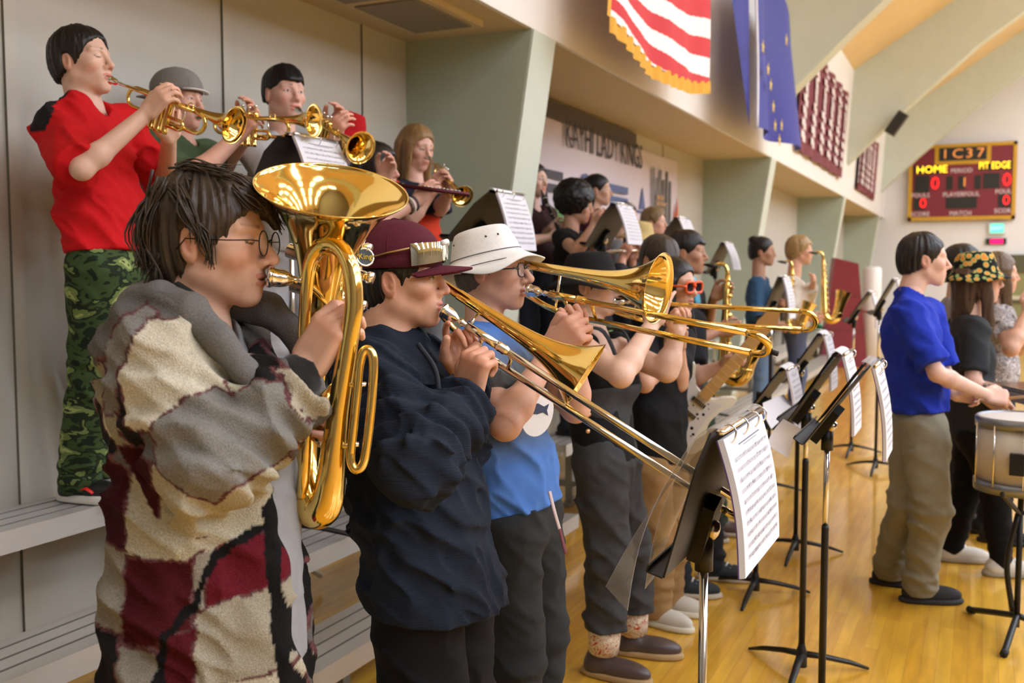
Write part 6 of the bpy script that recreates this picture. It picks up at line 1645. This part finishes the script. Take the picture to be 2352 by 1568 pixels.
# ================================================================ trombones
def perp_up(a, b, u, n): x = nrm(b - a); pu = nrm(ZUP - x * (ZUP @ x)); pn = nrm(np.cross(x, pu)); pn = pn if pn @ AWY < 0 else -pn; return pu * u + pn * n
a, b = P(1016, 711, 2.39), P(1545, 1052, 2.30)
t2, f2 = trombone(a, b, 'trombone with silvery slide played by the person in the maroon cap', perp_up(a, b, .58, .81), slide=.86, bell=(.365, .085, -.055), bellr=.088)
a, b = P(1213, 666, 2.87), P(1738, 768, 2.54)
t3, f3 = trombone(a, b, 'brass trombone played by the person in the white bucket hat', perp_up(a, b, .66, .75), slide=.70, bell=(.37, .088, .0), bellr=.096, msl=M_brass)
a, b = P(1412, 692, 3.86), P(1868, 716, 3.52)
t4, f4 = trombone(a, b, 'brass trombone with green slide tip played by the person in dungarees', perp_up(a, b, .80, .60), slide=.75, bell=(.12, .095, .0), bellr=.095, back=-.31, msl=M_brass, tip=mat('green_tip', '#2a6e46', .6))
# ================================================================ trumpets, reeds, flutes
trumpet(P(254, 184, 3.44), P(533, 289, 3.30), 'trumpet played by the person in the red shirt')
trumpet(P(452, 266, 4.03), P(718, 279, 3.88), 'trumpet held level by the person in the backwards grey cap')
trumpet(P(683, 252, 4.47), P(822, 341, 4.10), 'trumpet pointing down at the camera from the black fringed player')
trumpet(P(985, 362, 5.36), P(1058, 452, 5.02), 'trumpet with silver mouthpipe played by the long haired blonde person')
flute(P(878, 420, 4.52), P(1078, 447, 4.42), 'dark red flute with silver keys held beside the euphonium bell', mat('dark_red_flute', '#4a1520', .25, metal=.6), M_silver)
clarinet(P(1242, 436, 7.06), P(1306, 578, 6.86), 'black clarinet with silver keys played beside the green column')
flute(P(1482, 573, 7.08), P(1383, 580, 6.96), 'silver flute played by the person in the sun hat')
saxophone(P(1616, 607, 5.83), 'large brass saxophone of the player with the light blue strap', facing(22), C3(-.05, .12, 0), 1.12)
saxophone(P(1786, 600, 8.68), 'saxophone of the person in the denim jacket', facing(20), C3(-.10, .15, 0), 1.0)
saxophone(P(1857, 579, 8.74), 'saxophone of the person in the cream sweater', facing(8), C3(.0, .15, 0), 1.0)
# ================================================================ electric guitar
gc, gh = P(1592, 935, 4.66), P(1692, 822, 4.58)
gx = nrm(gh - gc); gn = nrm(C3(.1, .95, .25)); gn = nrm(gn - gx * (gn @ gx)); G = np.eye(4); G[:3, 0], G[:3, 2] = gx, gn; G[:3, 1] = np.cross(gn, gx); G[:3, 3] = gc
gt = empty('electric_guitar', gc, 'white electric guitar with maple neck', 'guitar')
out = spline([(-.22, .0), (-.20, .11), (-.12, .155), (-.03, .125), (.05, .115), (.12, .150), (.165, .150), (.155, .115), (.09, .06), (.085, -.03), (.13, -.075), (.16, -.115), (.13, -.13), (.06, -.105), (-.02, -.105), (-.10, -.155), (-.18, -.13), (-.215, -.06), (-.22, .0)], 5)[:-1]
mb = MB(); mb.prism([tuple(q) for q in out], G @ np.array([[1, 0, 0, 0], [0, 1, 0, 0], [0, 0, 1, -.022], [0, 0, 0, 1.]]), .044); mb.build('body', mat('guitar_cream', '#e4e0d0', .25), gt)
G2 = G @ np.array([[1, 0, 0, 0], [0, 1, 0, 0], [0, 0, 1, .0225], [0, 0, 0, 1.]])
mb = MB(); mb.prism([tuple(q) for q in spline([(.08, .045), (.12, .09), (.08, .10), (.0, .085), (-.08, .06), (-.16, -.02), (-.15, -.10), (-.06, -.085), (.03, -.08), (.10, -.09), (.08, -.04), (.08, .045)], 4)[:-1]], G2, .002); mb.build('pickguard', M_dots, gt)
mb = MB(); mb.box((.07, -.027, .004), (.43, .027, .020), G2); nk_ = mb.build('neck', mat('maple_neck', '#b98d56', .4), gt)
for i in range(9): MB().box((.12 + .034 * i, -.027, .020), (.122 + .034 * i, .027, .0212), G2).build('fret', M_silver, nk_)
mb = MB(); mb.prism([(.43, -.027), (.43, .027), (.50, .045), (.59, .035), (.60, .0), (.55, -.03)], G2, .014); mb.build('headstock', mat('maple_neck', '#b98d56', .4), gt)
for i in range(6): MB().tube(tf(G2, [(-.14, -.026 + .0105 * i, .024), (.44, -.02 + .008 * i, .024)]), .0007, 4).build('string', M_silver, gt)
for x in (-.10, -.03, .04): MB().box((x - .010, -.036, .002), (x + .010, .036, .010), G2).build('pickup', M_black, gt)
mb = MB(); mb.tube(spline([tf(G, [(-.20, .02, 0)])[0], P(1500, 760, 4.78), P(1530, 700, 4.85), P(1590, 760, 4.80), tf(G, [(.15, .14, 0)])[0]], 8), .022, 8, ell=.2); mb.build('strap', M_black, gt, True)

# ================================================================ music stands
def stand_at(px, py, d, label, base=0.0, dh=0.0, **k):
    q = P(px, py, d); return music_stand(q[0], q[1], base, q[2] + dh, label, **k)
e, D, sg_ = stand_at(1618, 1205, 2.17, 'nearest black music stand with chrome shaft holding the clear covered binder', tilt=.27, pole_z=.25, w=.44)
# the near binder, traced from its corners at its true distance
bn = empty('music_binder', P(1690, 1150, 2.1), 'open clear ring binder of sheet music over the nearest stand', 'binder')
nt_, ft_, fb_, nb_ = P(1648, 1012, 1.99), P(1738, 952, 2.42), P(1778, 1232, 2.30), P(1698, 1330, 1.93)
nv = nrm(np.cross(ft_ - nt_, nb_ - nt_)); nv = nv if nv @ RGT > 0 else -nv
cs = (nt_, ft_, fb_, nb_)
pg = quad_block(cs, .012, nv, M_page, 'page_block', bn, .012, 12); staves(cs, nv, pg, 10, 3, .012, .0132)
quad_block(cs, -.003, nv, M_purple, 'back_cover', bn, .012, 12)
lt_n, lt_f = P(1592, 1012, 2.02), P(1690, 948, 2.44)
quad_block((lt_n, lt_f, ft_ + nv * .010 + ZUP * .02, nt_ + nv * .010 + ZUP * .02), .0015, ZUP, M_clear, 'clear_spine', bn, .012)
quad_block((lt_n, lt_f, P(1392, 1347, 2.38), P(1442, 1402, 2.0)), .0012, C3(-.9, .3, .3), M_clear, 'clear_front_cover', bn, .03, 14)
quad_block((lt_n + RGT * .004, lt_f + RGT * .004, P(1500, 1330, 2.40), P(1482, 1352, 2.04)), .0012, C3(-.9, .3, .3), M_clear, 'clear_inner_sleeve', bn, .02, 14)
r0_, r1_ = nt_ + nv * .006 + ZUP * .016, ft_ + nv * .006 + ZUP * .012
mb = MB(); mb.tube([r0_, r1_], .0105, 12, ell=.6); mb.build('ring_bar', M_chrome, bn, True)
for t in (.12, .42, .72, .95):
    c_ = r0_ * (1 - t) + r1_ * t; mb = MB(); mb.tube(arc(c_ - ZUP * .012, nv, ZUP, .021, -1.2, 2.2, 14), .0020, 6); mb.build('ring', M_chrome, bn, True)
for (px, py, d, lab, blab, kw) in (
        (1901, 966, 3.40, 'black music stand second in front of the drummers with a dark folder', 'binder with clear spine hanging edge on from the stand nearest the blue drummer', dict(tilt=.62, pole_z=.72, w=.46)),
        (1853, 928, 3.92, 'black music stand just behind the one nearest the blue drummer', 'binder with white pages on the stand behind the foremost pair', dict(tilt=.58, pole_z=.85, w=.46)),
        (1742, 936, 4.88, 'black music stand with wide splayed feet right of the nearest binder', 'folder with white sheets drooping on the wide footed stand', dict(tilt=.62, pole_z=1.0, w=.46)),
        (1835, 850, 5.58, 'black music stand partly hidden behind the two foremost desks', 'dark folder on the partly hidden stand', dict(tilt=.58, pole_z=1.1)),
        (1772, 712, 7.1, 'tall music stand in front of the denim jacket saxophonist', 'white sheet music in front of the denim jacket saxophonist', dict(tilt=.35, pole_z=1.0)),
        (1962, 725, 8.66, 'distant music stand in front of the maroon gym mat', 'curled white sheets on the stand before the maroon gym mat', dict(tilt=.6, pole_z=.9)),
        (2020, 705, 7.9, 'distant music stand just behind the blue drummer', 'white sheets on the stand behind the blue drummer', dict(tilt=.5, pole_z=.9))):
    e, D, sg_ = stand_at(px, py, d, lab, **kw)
    binder(D, sg_, .46, .30, blab, seed=int(px), drop=.27, spread=.05, clear=(px == 1901))
# loose pages drooping from the front desks
for (c4, lab) in ((((1800, 962, 3.34), (1842, 985, 3.40), (1812, 1052, 3.36), (1762, 1022, 3.30)), 'loose grey sheet drooping below the foremost desk'), (((1752, 925, 4.6), (1800, 905, 4.75), (1830, 930, 4.7), (1772, 985, 4.55)), 'loose white sheets spilling from the wide footed stand')):
    c = [P(*q) for q in c4]; nvv = nrm(np.cross(c[1] - c[0], c[3] - c[0])); e = empty('loose_sheet', np.mean(c, 0), lab, 'sheet music'); quad_block(c, .001, nvv, M_page, 'paper', e, .01)
for (px, py, x, z0, hz, lab, blab, kw) in (
        (668, 470, -2.54, .473, 1.90, 'music stand on the bleacher row behind the euphonium bell', 'white sheet binder on the stand behind the euphonium bell', dict(w=.50, tilt=.50)),
        (1095, 500, -2.2, .203, 1.78, 'music stand in front of the green column', 'white sheets over the stand in front of the green column', dict(tilt=.75)),
        (1385, 540, -2.2, .203, 1.80, 'music stand in front of the curly haired player', 'white folder on the stand before the curly haired player', dict(tilt=.55)),
        (1530, 540, -2.2, .203, 1.78, 'music stand in front of the sandy haired person', 'white folder on the stand before the sandy haired person', dict(tilt=.55)),
        (1643, 600, -2.2, .203, 1.62, 'music stand beside the black haired saxophonist', 'white folder on the stand beside the black haired saxophonist', dict(tilt=.45))):
    q = PX(px, py, x); e, D, sg_ = music_stand(x, q[1], z0, hz, lab, pole_z=z0 + .55, **kw)
    binder(D, sg_, kw.get('w', .46), .30, blab, seed=int(px), drop=.20, wid=.30, spread=.09)

# ================================================================ drums
sc_ = P(2352, 960, 4.30); st_z = sc_[2]
sn = empty('snare_drum', (sc_[0], sc_[1], st_z - .30), 'white marching snare drum with silver hoops at the right edge', 'drum')
FZ = lambda z: frame((sc_[0], sc_[1], z), (0, 0, 1), (1, 0, 0))
mb = MB(); mb.lathe([(0, .001), (0, .178), (.30, .178), (.30, .001)], FZ(st_z - .30), 56); mb.build('shell', mat('drum_shell_white', '#cfc5b4', .35), sn, True)
mb = MB(); mb.lathe([(.302, .001), (.303, .172), (.300, .180)], FZ(st_z - .30), 48); mb.build('drum_head', mat('drum_head', '#d5d3cf', .5), sn, True)
for z in (-.008, .265):
    mb = MB(); mb.lathe([(z, .178), (z - .004, .190), (z + .038, .192), (z + .044, .182), (z + .03, .178)], FZ(st_z - .30), 56); mb.build('hoop', mat('hoop_grey', '#8e939c', .3, metal=.7), sn, True)
for k in range(10):
    a = k * 2 * math.pi / 10 + .3; u = np.array([math.cos(a), math.sin(a), 0]); c = np.array([sc_[0], sc_[1], st_z - .30])
    MB().tube([c + u * .190 + ZUP * .02, c + u * .190 + ZUP * .28], .004, 6).build('tension_rod', M_silver, sn, True)
u = nrm(np.array(CAM - sc_) * (1, 1, 0) - RGT * .55); c = np.array([sc_[0], sc_[1], st_z - .17])
MB().box((-.018, -.028, -.045), (.030, .028, .045), frame(c + u * .18, u)).build('strainer', M_black, sn)
ds = empty('drum_stand', (sc_[0], sc_[1], 0), 'black tripod stand under the snare drum', 'drum stand')
hb = np.array([sc_[0], sc_[1], 0.0])
MB().tube([hb + ZUP * .05, hb + ZUP * (st_z - .33)], .013, 10).build('post', M_blackmet, ds, True)
for k in range(3):
    u = np.array([math.cos(k * 2.094 + 2.2), math.sin(k * 2.094 + 2.2), 0])
    MB().tube(spline([hb + ZUP * (st_z - .42), hb + ZUP * (st_z - .36) + u * .10, hb + ZUP * (st_z - .30) + u * .196], 5), .009, 8).build('basket_arm', M_blackmet, ds, True)
for tp in (PZ(2228, 1408, 0), PZ(2306, 1510, 0), PZ(2470, 1470, 0)):
    MB().tube(spline([hb + ZUP * .10, (hb + tp) / 2 + ZUP * .060, tp + ZUP * .018], 5), .014, 8).build('leg', M_blackmet, ds, True)
    MB().tube([tp + ZUP * .017 + (tp - hb) * .03, tp + ZUP * .020 - (tp - hb) * .08], .017, 8).build('rubber_foot', M_rubber, ds, True)
MB().tube(spline([hb + ZUP * .55 - RGT * .01, hb + ZUP * .33 - RGT * .05, hb + ZUP * .12 - RGT * .02], 5), .012, 8).build('strut', M_blackmet, ds, True)
for sd, lab, tip in (('R', 'wooden drumstick in the near hand of the blue drummer', P(2400, 905, 4.42)), ('L', 'wooden drumstick in the far hand of the blue drummer', P(2300, 935, 4.62))):
    w = o22['k']['wr' + sd] + C3(.10, .0, -.02); x = nrm(tip - w); f = frame(w - x * .10, x)
    s_ = empty('drumstick', w, lab, 'drumstick', 'drumsticks'); mb = MB(); mb.lathe([(0, .001), (.002, .0072), (.30, .0072), (.375, .0035), (.385, .0048), (.398, .003), (.40, .0005)], f, 14); mb.build('stick', mat('hickory', '#c9a878', .5), s_, True)
# bells / glockenspiel-like bank of bars on a stand further right
gq = P(2350, 893, 4.80); gl = empty('bell_set', (gq[0], gq[1], 0), 'silver bar bell set on a stand behind the snare drum', 'percussion')
gf = frame((gq[0], gq[1], gq[2]), RGT, ZUP)
MB().box((-.09, -.26, -.05), (.55, .26, -.01), gf).build('frame', mat('bell_frame', '#6e6e72', .5), gl)
for i in range(16): MB().box((-.07 + .038 * i, -.24 + .006 * i, .0), (-.042 + .038 * i, .24 - .006 * i, .012), gf).build('bar', M_chrome, gl)
for dx, tp in ((-.03, PZ(2206, 1205, 0)), (.5, PZ(2560, 1300, 0)), (.2, PZ(2440, 1220, 0))): MB().tube([tf(gf, [(dx, .1, -.05)])[0], tp + ZUP * .01], .014, 8).build('leg', mat('stand_leg_grey', '#b9bac4', .35, metal=.6), gl, True)
